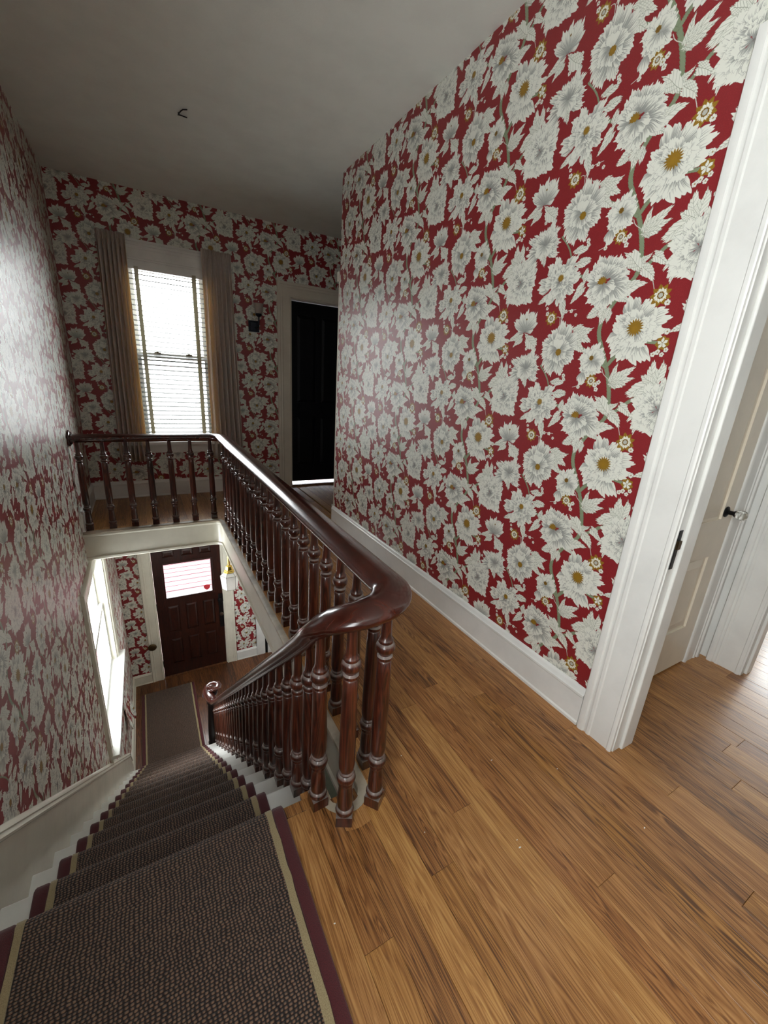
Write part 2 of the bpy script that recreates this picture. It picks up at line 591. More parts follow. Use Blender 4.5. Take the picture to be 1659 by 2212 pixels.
WHITE_PAINT = paint('white_gloss_paint', srgb(226, 226, 222), .28, .12, .03)
CREAM_PAINT = paint('cream_gloss_paint', srgb(222, 218, 203), .25, .12, .03)
CEIL_PAINT = paint('ceiling_plaster', srgb(230, 233, 227), .85, .25, .02, 140)
DARK_DOOR = plain('navy_black_door_paint', (.0022, .0026, .0042, 1), .55)
DARK_DOOR.node_tree.nodes['Principled BSDF'].inputs['Specular IOR Level'].default_value = .2


def wood(name, stops, scale=(38, 2.2, 38), rough=.3, coat=.4, rand=True, bump=.12, spread=.22, axis_rot=(0, 0, 0), dust=False):
    m = NT(name)
    co = m.coord()
    oi = m.n('ShaderNodeObjectInfo')
    if rand:
        ad = m.n('ShaderNodeVectorMath', operation='ADD')
        mu = m.n('ShaderNodeVectorMath', operation='SCALE')
        cmb = m.n('ShaderNodeCombineXYZ')
        m.l(oi.outputs['Random'], cmb.inputs[0]); m.l(oi.outputs['Random'], cmb.inputs[1]); m.l(oi.outputs['Random'], cmb.inputs[2])
        m.l(cmb.outputs[0], mu.inputs[0]); mu.inputs['Scale'].default_value = 37.0
        m.l(co, ad.inputs[0]); m.l(mu.outputs[0], ad.inputs[1])
        co = ad.outputs[0]
    v = m.mapping(co, scale, rot=axis_rot)
    n1 = m.noise(v, 1.0, 5, .6, .8)
    v2 = m.mapping(co, (scale[0] * .35, scale[1] * .45, scale[2] * .35), rot=axis_rot)
    n2 = m.noise(v2, 1.0, 2, .5, 2.2)
    rings = m.math('FRACT', m.math('MULTIPLY', n2, 9.0))
    rings = m.math('ABSOLUTE', m.math('SUBTRACT', rings, .5))
    fac = m.math('ADD', m.math('MULTIPLY', n1, .62), m.math('MULTIPLY', rings, .62))
    if rand:
        r2 = m.math('MULTIPLY', m.math('SUBTRACT', oi.outputs['Random'], .5), spread)
        fac = m.math('ADD', fac, r2)
    col = m.ramp(fac, stops)
    if name == 'oak_floor':            # boards from different logs: some yellower, some redder
        hue = m.math('FRACT', m.math('MULTIPLY', oi.outputs['Random'], 17.3))
        tintc = m.ramp(hue, [(.0, (.94, .86, .82)), (.45, (1, 1, 1)), (.75, (1.0, 1.0, .96)), (1.0, (1.06, 1.06, .84))])
        col = m.mix(1.0, col, tintc, 'MULTIPLY')
    if dust:
        geo = m.n('ShaderNodeNewGeometry')
        sx = m.n('ShaderNodeSeparateXYZ')
        m.l(geo.outputs['Normal'], sx.inputs[0])
        dn = m.noise(m.coord(), 60, 3)
        d = m.math('MULTIPLY', m.ramp(sx.outputs[2], [(.42, (0, 0, 0)), (.72, (1, 1, 1))]), m.math('MULTIPLY', dn, 1.05))
        col = m.mix(d, col, srgb(158, 150, 144))
        rr = m.math('ADD', m.math('MULTIPLY', d, .9), rough)
        m.l(rr, m.p.inputs['Roughness'])
    m.color(col)
    m.val(Roughness=rough)
    if dust: m.l(rr, m.p.inputs['Roughness'])
    m.p.inputs['Coat Weight'].default_value = coat
    m.p.inputs['Coat Roughness'].default_value = .12
    m.bump(fac, bump, .0006)
    return m.mat


OAK = wood('oak_floor', [(.20, srgb(84, 51, 25)), (.37, srgb(138, 92, 49)), (.58, srgb(170, 122, 72)), (.85, srgb(196, 154, 98))], (70, 2.2, 70), .36, .2, spread=.26)
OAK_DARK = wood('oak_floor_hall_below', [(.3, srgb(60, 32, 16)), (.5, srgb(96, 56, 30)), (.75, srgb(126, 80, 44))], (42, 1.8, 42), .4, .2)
MAHOGANY = wood('mahogany', [(.28, srgb(30, 12, 7)), (.5, srgb(66, 27, 16)), (.78, srgb(104, 50, 30))], (45, 45, 3.5), .30, .45, spread=.1, dust=True)
RAILWOOD = wood('mahogany_rail', [(.2, srgb(40, 13, 8)), (.5, srgb(60, 21, 13)), (.9, srgb(84, 33, 19))], (9, 9, 9), .22, .4, rand=False, bump=.04)
DOORWOOD = wood('front_door_wood', [(.28, srgb(24, 9, 6)), (.5, srgb(46, 18, 11)), (.8, srgb(70, 31, 19))], (40, 40, 3), .32, .3, rand=False)
EDGEWOOD = paint('worn_landing_edge', srgb(186, 174, 154), .5, .2, .16)

BRASS = plain('brass', srgb(212, 176, 84), .25, 1.0)
BRONZE = plain('aged_bronze', srgb(96, 80, 56), .4, 1.0)
IRON = plain('black_iron', (.012, .012, .013, 1), .45, .6)
PEWTER = plain('dark_sconce_metal', srgb(36, 40, 50), .4, .7)


def glassy(name, tint=(1, 1, 1, 1), gloss=.08):
    m = NT(name)
    t = m.t
    tr = m.n('ShaderNodeBsdfTransparent'); tr.inputs[0].default_value = tint
    gl = m.n('ShaderNodeBsdfGlossy'); gl.inputs['Roughness'].default_value = .02
    lw = m.n('ShaderNodeLayerWeight'); lw.inputs['Blend'].default_value = .25
    mx = m.n('ShaderNodeMixShader')
    f = m.math('MULTIPLY', lw.outputs['Facing'], gloss * 4)
    m.l(m.math('ADD', f, gloss * .4), mx.inputs[0])
    m.l(tr.outputs[0], mx.inputs[1]); m.l(gl.outputs[0], mx.inputs[2])
    m.l(mx.outputs[0], m.out.inputs['Surface'])
    t.nodes.remove(m.p)
    return m.mat


PANE = glassy('window_glass', (.98, .99, .98, 1))


def translucent(name, col, tcol, amount=.4, rough=.8, bump=0, scale=300):
    m = NT(name)
    co = m.coord()
    m.color(m.ramp(m.noise(co, 40, 3), [(.3, tuple(c * .85 for c in col[:3])), (.7, col[:3])]))
    m.val(Roughness=rough)
    if bump: m.bump(m.noise(co, scale, 2), bump, .001)
    tl = m.n('ShaderNodeBsdfTranslucent'); tl.inputs[0].default_value = tcol
    mx = m.n('ShaderNodeMixShader'); mx.inputs[0].default_value = amount
    m.l(m.p.outputs[0], mx.inputs[1]); m.l(tl.outputs[0], mx.inputs[2])
    m.l(mx.outputs[0], m.out.inputs['Surface'])
    return m.mat


CURTAIN = translucent('beige_curtain', srgb(232, 229, 228), srgb(240, 212, 164), .40, .85, .3, 400)
SLAT = paint('grey_blind_slat', srgb(112, 113, 108), .5, .05, .02)
TAPE = translucent('blind_tape', srgb(196, 192, 176), srgb(200, 196, 170), .3, .8)
MILK = translucent('milk_glass', srgb(240, 236, 230), (.9, .88, .85, 1), .45, .2)
FROST = translucent('frosted_shade', srgb(190, 182, 174), (.6, .56, .52, 1), .35, .3)

# ------------------------------------------------------------------ room shell
def grid_wall(name, mat, axis, pos, thick, a0, a1, z0, z1, holes, parent=None):
    """wall slab: axis 'x' = plane x=pos running along y; thick grows away from the room (signed)"""
    A = sorted({a0, a1, *[h[0] for h in holes], *[h[1] for h in holes]})
    Z = sorted({z0, z1, *[h[2] for h in holes], *[h[3] for h in holes]})
    mb = MB()
    p0, p1 = sorted((pos, pos + thick))
    for i in range(len(A) - 1):
        for j in range(len(Z) - 1):
            ca, cz = (A[i] + A[i + 1]) / 2, (Z[j] + Z[j + 1]) / 2
            if any(h[0] < ca < h[1] and h[2] < cz < h[3] for h in holes): continue
            if axis == 'x': mb.box(p0, p1, A[i], A[i + 1], Z[j], Z[j + 1])
            else: mb.box(A[i], A[i + 1], p0, p1, Z[j], Z[j + 1])
    o = mb.build(name, mat)
    o['kind'] = 'structure'
    return o


W1 = (-0.04, 0.69, 0.585, 2.26)            # upstairs window: x0,x1,z0,z1
W3 = (-0.80, 0.05, 0.90, 2.66)            # unseen window added on the left wall to light the landing
W2 = (3.45, 4.78, -1.80, -0.40)            # stair window on the left wall: y0,y1,z0,z1
D1 = (1.533, 2.29, 0.0, 2.15)              # dark door upstairs
D4 = (-0.135, 0.812, ZL, -1.10)            # front door
DH = (-0.25, 0.615, 0.0, 2.13)             # hall doorway in right wall (y0,y1)

tag(grid_wall('wall_left', WP_LEFT, 'x', XL, -.16, YB, Y2, ZL, ZC, [W2, W3]), 'red peony wallpaper wall running down beside the staircase', 'wall')
tag(grid_wall('wall_far', WP_FAR, 'y', YF, .16, XL - .16, 3.6, ZU, ZC, [W1, D1]), 'far upstairs wall with window and dark door', 'wall')
tag(grid_wall('wall_right', WP_RIGHT, 'x', XR, .107, YB, YE, 0, ZC, [DH]), 'large red and white peony wallpaper wall on the right', 'wall')
tag(grid_wall('wall_front_hall', WP_FAR, 'y', Y2, .16, XL - .16, 1.95, ZL, ZU, [D4]), 'lower hall wall around the front door', 'wall')
tag(grid_wall('wall_lower_right', WP_LEFT, 'x', 1.80, .12, YB, Y2, ZL, ZU, []), 'right wall of the lower hall', 'wall')
tag(grid_wall('wall_back', WHITE_PAINT, 'y', YB, -.16, XL - .16, XW, ZL, ZC, []), 'plain wall behind the camera', 'wall')
# vestibule and bright room on the right
tag(grid_wall('wall_vestibule', WHITE_PAINT, 'y', 0.80, .12, XR + .107, XV + .1, 0, ZC, [(1.66, 2.405, 0, 2.05)]), 'white wall with the closet door', 'wall')
tag(grid_wall('wall_second_doorway', WHITE_PAINT, 'x', XV + .012, .10, YB, .80, 0, ZC, [(-.3, .60, 0, 2.1)]), 'white wall of the second doorway', 'wall')
tag(grid_wall('wall_room_end', CEIL_PAINT, 'x', XW, .16, YB, 3.0, 0, ZC, [(.25, 1.15, .30, 1.50)]), 'end wall of the bright room', 'wall')
tag(grid_wall('wall_room_side', CEIL_PAINT, 'y', 1.6, .12, XV + .1, XW, 0, ZC, []), 'side wall of the bright room', 'wall')
tag(grid_wall('wall_passage_end', WP_FAR, 'x', 3.5, .12, .9, YF, 0, ZC, []), 'end wall of the far passage', 'wall')
tag(grid_wall('wall_passage_side', WP_FAR, 'y', YE, -.12, XR + .107, 3.5, 0, ZC, [(XR + .12, XR + .9, 0, 2.1)]), 'side wall of the far passage round the corner', 'wall')

mb = MB(); mb.box(XL - .16, XW + .16, YB - .16, YF + .16, ZC, ZC + .12)
tag(mb.build('ceiling', CEIL_PAINT, kind='structure'), 'plain grey white plaster ceiling', 'ceiling')
WX = 0.53                     # right edge of the well
mb = MB(); mb.box(XL, WX + .03, 3.955, Y2, ZU - .006, ZU).box(WX + .03, 1.80, .95, Y2, ZU - .006, ZU).box(XL - .16, 1.95, YF + .01, Y2 + .16, ZU + .001, ZU + .15)
tag(mb.build('ceiling_lower', CEIL_PAINT, kind='structure'), 'ceiling of the lower hall', 'ceiling')

# upper floor: slab with the stair well left open, oak boards laid on it
WX = 0.53                     # right edge of the well
WC = (0.48, 0.945)            # centre of the tight turn
mb = MB()
ZS = -.02
mb.box(XL, .41, YB, .935, ZU, ZS)
mb.box(.41, XW, YB, .87, ZU, ZS)
mb.box(WX + .02, XW, .87, YF, ZU, ZS)
mb.box(XL, WX + .02, 3.95, YF, ZU, ZS)
floor = mb.build('floor', plain('floor_substrate', srgb(70, 45, 25), .7), kind='structure')
tag(floor, 'golden oak strip floor of the upper landing', 'floor')
PW = .0825
xk = .918


def clip_board(x0, x1, y0, y1):
    """pieces of a board left over around the stair well, returned as rectangles"""
    out = []
    if x1 <= WX + .03:
        for a, b in ((y0, min(y1, .935)), (max(y0, 3.99), y1)):
            if b - a > .02: out.append((x0, x1, a, b))
    elif x0 < WX + .03:
        a, b = y0, min(y1, .86)
        if b - a > .02: out.append((x0, x1, a, b))
        a, b = max(y0, .86), min(y1, 3.99)
        if b - a > .02: out.append((WX + .03, x1, a, b))
        a, b = max(y0, 3.99), y1
        if b - a > .02: out.append((x0, x1, a, b))
    else:
        out.append((x0, x1, y0, y1))
    return out


def board(x0, x1, y0, y1, z1, parent, mat, th=.018, name='plank'):
    e = .0003
    b = .0008
    x0 += e; x1 -= e; y0 += e; y1 -= e
    z1 += rng.uniform(-.0006, .0004)
    lo = [(x0, y0, z1 - th), (x1, y0, z1 - th), (x1, y1, z1 - th), (x0, y1, z1 - th)]
    mid = [(x0, y0, z1 - b), (x1, y0, z1 - b), (x1, y1, z1 - b), (x0, y1, z1 - b)]
    top = [(x0 + b, y0 + b, z1), (x1 - b, y0 + b, z1), (x1 - b, y1 - b, z1), (x0 + b, y1 - b, z1)]
    m = MB()
    m.add(lo + mid + top, [(0, 1, 5, 4), (1, 2, 6, 5), (2, 3, 7, 6), (3, 0, 4, 7), (4, 5, 9, 8), (5, 6, 10, 9), (6, 7, 11, 10), (7, 4, 8, 11), (8, 9, 10, 11)])
    return m.build(name, mat, parent)


i0 = int(math.floor((XL - xk) / PW))
for i in range(i0, int((XW - xk) / PW) + 1):
    xa, xb = max(xk + i * PW, XL + .001), xk + (i + 1) * PW
    y = YB if xb < XR else -.9
    yend = YF if xb < XR + .1 else .80
    if xb > XV + .13: yend = 1.6
    if xa > XW - .01: break
    y -= rng.uniform(0, 1.2)
    while y < yend:
        L = rng.uniform(.75, 2.3) * (1.5 if xa > 2.8 else 1)
        ya, yb = max(y, YB if xb < XR else -.9), min(y + L, yend)
        y += L
        if yb - ya < .03 or yb < .02: continue
        for r in clip_board(xa, xb, ya, yb):
            board(*r, 0, floor, OAK)
# rest of the floors out of sight of the boards
for r in ((XR + .1, 3.5, 3.36, YF), ):
    n = 12
    for k in range(24):
        board(XR + .1 + k * PW, XR + .1 + (k + 1) * PW, YE, YF, 0, floor, OAK)
board(XL, .40, .936, .974, 0, floor, OAK)            # nosing board across the stair head

# well edge: rounded nosing, bead and white fascia swept round the opening
def arc(c, r, a0, a1, n=10):
    return [(c[0] + r * math.cos(math.radians(a0 + (a1 - a0) * k / n)), c[1] + r * math.sin(math.radians(a0 + (a1 - a0) * k / n))) for k in range(n + 1)]


WELL = [(XL, 3.935)] + arc((WX - .075, 3.935 - .075), .075, 90, 0, 8) + arc((WX - .06, WC[1]), .06, 0, -180, 16) + [(WX - .12, .995)]
path = [(x, y, 0) for x, y in WELL]
# travelling +x then -y: the floor side is to the left, so negative 'side' is the floor
nos = [(-.024, -.021), (.0, -.021), (.010, -.018), (.013, -.010), (.010, -.002), (.0, .0015), (-.024, .0015)]
tr = MB().sweep(path, nos).build('trim_1', EDGEWOOD, smooth=40, kind='structure')
tag(tr, 'worn wooden nosing around the edge of the stair well', 'trim')
fas = [(-.02, -.021), (.006, -.021), (.008, -.030), (.003, -.040), (-.004, -.046), (-.006, -.224), (.004, -.229), (.004, -.247), (-.006, -.256), (-.02, -.256)]
plate = [(-.078, -.018), (-.024, -.018), (-.024, .0), (-.078, .0)]
for seg_, nm in ((path[:11], 'edge_board'), (path[9:11] , 'edge_board'), (path[10:], 'edge_board')):
    if len(seg_) > 2: MB().sweep(seg_, plate).build(nm, OAK, floor, smooth=40)
tr = MB().sweep(path, fas).build('trim_2', CREAM_PAINT, smooth=40, kind='structure')
tag(tr, 'cream painted fascia board around the stair well', 'trim')

# lower floor
mb = MB(); mb.box(XL, 1.80, YB, Y2, ZL - .2, ZL - .02)
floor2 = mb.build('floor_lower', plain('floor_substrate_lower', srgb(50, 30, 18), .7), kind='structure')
tag(floor2, 'dark oak floor of the lower hall', 'floor')
k = 0
x = XL
while x < 1.80:
    y = 2.5 - rng.uniform(0, 1)
    while y < Y2:
        L = rng.uniform(.9, 2.2)
        ya, yb = max(y, 2.4), min(y + L, Y2)
        y += L
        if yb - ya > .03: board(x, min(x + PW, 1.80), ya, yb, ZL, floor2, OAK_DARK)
    x += PW

# ------------------------------------------------------------------ trim: profiles
CASE = [(0, 0), (0, .016), (.006, .020), (.014, .020), (.018, .016), (.090, .016), (.094, .020), (.104, .021), (.110, .017), (.118, .017), (.122, .024), (.136, .027), (.145, .024), (.150, .016), (.152, 0)]


def casing(mb, a0, a1, zt, zb, fn, prof=CASE, mirror_left=True, mirror_right=True):
    """moulded casing round an opening; fn(a, z, depth) -> world"""
    n = len(prof)
    vs = []
    for w, d in prof: vs.append(fn(a0 - w, zb, d))
    for w, d in prof: vs.append(fn(a0 - w, zt + w, d))
    for w, d in prof: vs.append(fn(a1 + w, zt + w, d))
    for w, d in prof: vs.append(fn(a1 + w, zb, d))
    f = []
    for i in range(3):
        for j in range(n):
            j2 = (j + 1) % n
            f.append((i * n + j, i * n + j2, (i + 1) * n + j2, (i + 1) * n + j))
    f += [tuple(range(n)), tuple(reversed(range(3 * n, 4 * n)))]
    mb.add(vs, f)
    return mb


BASE = [(0, 0), (.022, 0), (.022, .012), (.016, .018), (.016, .135), (.020, .140), (.020, .150), (.014, .156), (.012, .166), (.006, .174), (0, .176)]


def baseboard(name, mat, fn, a, b, label):
    mb = MB()
    mb.extrude(BASE, lambda p, t: fn(p[0], t, p[1]), a, b)
    o = mb.build(name, mat, smooth=35, kind='structure')
    tag(o, label, 'baseboard')
    return o


baseboard('baseboard_right', WHITE_PAINT, lambda d, t, z: (XR - d, t, z), .767, YE + .02, 'white moulded baseboard under the peony wallpaper on the right')
baseboard('baseboard_far', WHITE_PAINT, lambda d, t, z: (t, YF - d, z), XL, D1[0] - .152, 'white moulded baseboard under the upstairs window')
baseboard('baseboard_left', WHITE_PAINT, lambda d, t, z: (XL + d, t, z), 3.935, YF - .02, 'short white baseboard on the left of the far landing')
baseboard('baseboard_front_hall_left', CREAM_PAINT, lambda d, t, z: (t, Y2 - d, ZL + z), XL, D4[0] - .152, 'cream baseboard left of the front door')
baseboard('baseboard_front_hall_right', WHITE_PAINT, lambda d, t, z: (t, Y2 - d, ZL + z), D4[1] + .152, 1.29, 'white baseboard right of the front door')
baseboard('baseboard_lower_left', CREAM_PAINT, lambda d, t, z: (XL + d, t, ZL + z), 4.52, Y2 - .02, 'cream baseboard on the left of the lower hall')

# corner: casing edge of the door round the corner from the peony wall
mb = MB(); mb.box(XR + .002, XR + .12, YE + .001, YE + .028, .0, 2.09)
mb.box(XR - .012, XR + .14, YE + .001, YE + .034, 2.09, 2.16)
mb.box(XR - .006, XR + .02, YE + .001, YE + .05, 0, .178)
tag(mb.build('trim_3', CREAM_PAINT, kind='structure'), 'narrow white door casing edge at the far corner of the peony wall', 'trim')

# ------------------------------------------------------------------ staircase
stairs = empty('staircase', (0, 1, 0), 'white painted staircase descending to the front hall', 'staircase')
def nz(k): return Y0 + T * k
XS = .425                      # outer end of the treads
def rel(mb, name, mat, smooth=None):
    o = mb.build(name, mat, smooth=smooth)
    o.parent = stairs
    o.matrix_parent_inverse = Matrix.Translation((0, -1, 0))
    return o


tread_prof = [(0, 0), (-.012, .001), (-.016, -.008), (-.014, -.020), (-.006, -.026), (0, -.026)]
for k in range(1, NST):
    z = -RS * k
    mb = MB()
    yb, yf = nz(k - 1) - .03, nz(k)
    prof = [(yb, z), (yf - .010, z), (yf, z - .010), (yf - .002, z - .022), (yf - .012, z - .030), (yb, z - .030)]
    mb.extrude(prof, lambda p, t: (t, p[0], p[1]), XL + .018, XS)
    mb.box(XS, XS + .014, yb + .03, yf - .01, z - .028, z - .002)
    rel(mb, 'tread', WHITE_PAINT)
for k in range(NST):
    mb = MB(); mb.box(XL + .018, XS - .012, nz(k) - .045, nz(k) - .030, -RS * (k + 1), -RS * k - .026)
    rel(mb, 'riser', WHITE_PAINT)
# open stringer on the well side
poly = []
for k in range(NST):
    poly += [(nz(k) - .032, -RS * k - .028), (nz(k) - .032, -RS * (k + 1) - .028)]
poly[-1] = (nz(14) - .032, ZL)
poly += [(nz(14) - .20, ZL), (nz(0) - .032, -RS - .30)]
mb = MB(); mb.extrude(poly, lambda p, t: (t, p[0], p[1]), XS - .022, XS - .004)
rel(mb, 'stringer', WHITE_PAINT)

def nosz(y): return -RS / T * (y - Y0)
# wall skirt following the stairs on the left wall
SK = .235
ytop = Y0 + (SK - .178) * T / RS
top = [(YB, .15), (ytop + .03, .15), (4.44, nosz(4.44) + SK - .02), (4.52, -3.125), (4.54, -3.14)]
bot = [(4.54, ZL), (nz(14) - .03, ZL), (Y0 - .1, -.28), (Y0 - .1, 0), (YB, 0)]
mb = MB(); mb.extrude(top + bot, lambda p, t: (t, p[0], p[1]), XL, XL + .018)
mb.sweep([(XL, YB, .14), (XL, ytop + .03, .14), (XL, 4.42, nosz(4.42) + SK - .03), (XL, 4.50, -3.06)],
         [(0, 0), (0.016, 0), (.022, .006), (.023, .014), (.018, .020), (.016, .026), (.019, .032), (.014, .040), (.006, .046), (0, .048)])
o = mb.build('trim_4', CREAM_PAINT, smooth=35, kind='structure')
tag(o, 'cream stair skirting board with moulded cap along the left wall', 'trim')

# ------------------------------------------------------------------ stair runner
def runner_path():
    pts = [(-.7, 0.002), (.0, .002), (.4, .002), (.8, .002)]
    for k in range(NST):
        y, z = nz(k), -RS * k
        if k: pts += [(nz(k - 1) - .012, z + .001), (nz(k - 1) + .04, z), ((nz(k - 1) + y) / 2, z)]
        pts += [(y - .03, z), (y - .012, z), (y - .001, z - .007), (y + .002, z - .017), (y - .006, z - .029), (y - .024, z - .036), (y - .030, z - .06), (y - .030, z - RS / 2 - .02), (y - .029, z - RS + .02)]
    z = -RS * NST
    pts += [(nz(14) - .012, z + .001), (nz(14) + .05, z), (4.8, z), (5.3, z), (5.91, z)]
    return pts


RP = runner_path()


def strip(name, x0, x1, th, mat, parent, lift=0.0, edge=0.0, nx=2, jag=0):
    P = [Vector((0, y, z)) for y, z in RP]
    # refine
    Q = []
    for a, b in zip(P[:-1], P[1:]):
        n = max(1, int((b - a).length / .03))
        for i in range(n): Q.append(a.lerp(b, i / n))
    Q.append(P[-1])
    N = []
    for i in range(len(Q)):
        a, b = Q[max(0, i - 1)], Q[min(len(Q) - 1, i + 1)]
        t = (b - a).normalized()
        N.append(Vector((0, -t.z, t.y)))
    arcl = [0]
    for a, b in zip(Q[:-1], Q[1:]): arcl.append(arcl[-1] + (b - a).length)
    vs, uvs, fs = [], [], []
    xs = [x0 + (x1 - x0) * i / nx for i in range(nx + 1)]
    row = [(x0, 0)] + [(x, th + lift) for x in xs] + [(x1, 0)]
    if edge: row = [(x0, 0), (x0 + edge * .3, th * .8)] + [(x0 + edge + (x1 - x0 - 2 * edge) * i / nx, th) for i in range(nx + 1)] + [(x1 - edge * .3, th * .8), (x1, 0)]
    m = len(row)
    for i, (q, n) in enumerate(zip(Q, N)):
        for j, (x, h) in enumerate(row):
            dx = rng.uniform(-jag, jag) if jag and j in (0, 1, m - 1, m - 2) else 0
            p = q + n * (h + .001)
            vs.append((x + dx, p.y, p.z)); uvs.append((x, arcl[i]))
    for i in range(len(Q) - 1):
        for j in range(m - 1):
            fs.append((i * m + j, i * m + j + 1, (i + 1) * m + j + 1, (i + 1) * m + j))
    me = bpy.data.meshes.new(name)
    me.from_pydata(vs, [], fs)
    me.materials.append(mat)
    ul = me.uv_layers.new(name='UVMap')
    for lp in me.loops: ul.data[lp.index].uv = uvs[lp.vertex_index]
    me.polygons.foreach_set('use_smooth', [True] * len(me.polygons))
    me.set_sharp_from_angle(angle=math.radians(60))
    o = bpy.data.objects.new(name, me)
    C.objects.link(o)
    o.parent = parent
    return o


def carpet_loop():
    m = NT('brown_loop_carpet')
    uv = m.coord('UV')
    wob = m.n('ShaderNodeTexNoise'); wob.inputs['Scale'].default_value = 22; wob.inputs['Detail'].default_value = 2
    m.l(uv, wob.inputs['Vector'])
    add = m.n('ShaderNodeVectorMath', operation='MULTIPLY_ADD')
    m.l(wob.outputs['Color'], add.inputs[0]); add.inputs[1].default_value = (.014, .004, 0)
    m.l(uv, add.inputs[2])
    sep = m.n('ShaderNodeSeparateXYZ'); m.l(add.outputs[0], sep.inputs[0])
    PX, PY = .0098, .0070
    row = m.math('DIVIDE', sep.outputs[1], PY)
    rowi = m.math('FLOOR', row)
    rc = m.n('ShaderNodeCombineXYZ'); m.l(rowi, rc.inputs[0])
    rw = m.n('ShaderNodeTexWhiteNoise'); m.l(rc.outputs[0], rw.inputs['Vector'])
    off = m.math('MULTIPLY', rw.outputs['Value'], .40)
    col = m.math('ADD', m.math('DIVIDE', sep.outputs[0], PX), off)
    def hump(v):
        f = m.math('SUBTRACT', m.math('FRACT', v), .5)
        return m.math('SUBTRACT', 1.0, m.math('MULTIPLY', m.math('MULTIPLY', f, f), 4.0))
    h = m.math('MULTIPLY', hump(row), hump(col))
    # strand noise and random loop tone
    cell = m.n('ShaderNodeCombineXYZ'); m.l(m.math('FLOOR', col), cell.inputs[0]); m.l(rowi, cell.inputs[1])
    wn = m.n('ShaderNodeTexWhiteNoise'); m.l(cell.outputs[0], wn.inputs['Vector'])
    strand = m.noise(m.mapping(uv, (500, 900, 1)), 1.0, 3)
    tone = m.math('ADD', m.math('MULTIPLY', h, .86), m.math('ADD', m.math('MULTIPLY', wn.outputs['Value'], .20), m.math('MULTIPLY', strand, .30)))
    m.color(m.ramp(tone, [(.30, srgb(16, 7, 4)), (.68, srgb(54, 33, 23)), (1.12, srgb(132, 102, 80))]))
    m.val(Roughness=.95)
    m.p.inputs['Sheen Weight'].default_value = .15
    m.bump(m.math('ADD', h, m.math('MULTIPLY', strand, .3)), .9, .004)
    return m.mat


def carpet_cut(name, col, dark):
    m = NT(name)
    uv = m.coord('UV')
    n = m.noise(m.mapping(uv, (420, 420, 1)), 1.0, 4, .7)
    m.color(m.ramp(n, [(.3, dark), (.7, col)]))
    m.val(Roughness=.95)
    m.p.inputs['Sheen Weight'].default_value = .2
    m.bump(n, .6, .003)
    return m.mat


CARPET = carpet_loop()
BURG = carpet_cut('burgundy_carpet', srgb(92, 24, 32), srgb(54, 12, 17))
TAN = carpet_cut('tan_carpet_stripe', srgb(176, 160, 122), srgb(128, 112, 80))
runner = empty('stair_runner', (0, 0, 0), 'brown looped carpet runner with tan stripes and burgundy borders down the stairs', 'carpet runner')
strip('field', -.382, .212, .011, CARPET, runner, nx=4)
s = strip('tan_stripe', -.400, -.382, .0125, TAN, runner, jag=.0012); s['label'] = 'left tan stripe'
s = strip('tan_stripe', .212, .231, .0125, TAN, runner, jag=.002); s['label'] = 'right tan stripe with ragged edge'
s = strip('burgundy_border', -.440, -.400, .012, BURG, runner, edge=.006); s['label'] = 'left burgundy border'
s = strip('burgundy_border', .231, .268, .012, BURG, runner, edge=.006); s['label'] = 'right burgundy border'

# ------------------------------------------------------------------ balustrade
bal = empty('balustrade', (.585, 2.5, 0), 'mahogany balustrade with turned balusters and curved handrail around the stair well', 'railing')


def under(o, parent=bal):
    o.parent = parent
    o.matrix_parent_inverse = parent.matrix_basis.inverted()
    return o


RZ = .735
def baluster_mesh(h, seg=18):
    """turned baluster of total height h on a square block; rings at the foot fixed, collar hung from the top"""
    mb = MB()
    b = .0255
    mb.box(-b, b, -b, b, 0, .038)
    d = h - .735
    u = lambda z: z + d
    prof = [(.0235, .037), (.027, .041), (.0298, .049), (.028, .058), (.0215, .063), (.0240, .067), (.0245, .075), (.0248, .095), (.0225, .130), (.0205, .152), (.0215, .156),
            (.0235, .160), (.0215, .166), (.0205, .169), (.0270, .174), (.0298, .184), (.0275, .194), (.0205, .200), (.0225, .204), (.0235, .208), (.0200, .213), (.0232, .221), (.0248, .236),
            (.0248, .30), (.0240, u(.42)), (.0222, u(.52)), (.0208, u(.565)), (.0170, u(.570)), (.0232, u(.575)), (.0236, u(.584)), (.0180, u(.590)), (.0200, u(.596)), (.0275, u(.604)),
            (.0292, u(.614)), (.0275, u(.624)), (.0205, u(.630)), (.0235, u(.635)), (.0220, u(.641)), (.0172, u(.646)), (.0162, u(.66)), (.0146, u(.70)), (.0138, h + .02)]
    mb.lathe(prof, seg=seg)
    return mb.mesh('baluster', MAHOGANY, 45)


ME_LEVEL = baluster_mesh(RZ)
def put_baluster(me, x, y, z, rot=0):
    return under(place('baluster', me, None, (x, y, z), rot))


for x in (-.485, -.322, -.159, .0, .161, .323, .486):
    put_baluster(ME_LEVEL, x, 3.985, 0)
RX = .585
for y in (1.005, 1.143, 1.283, 1.424, 1.565, 1.706, 1.847, 1.990, 2.147, 2.293, 2.437, 2.595, 2.756, 2.919, 3.083, 3.245, 3.405, 3.565, 3.72, 3.865):
    put_baluster(ME_LEVEL, RX, y, 0)

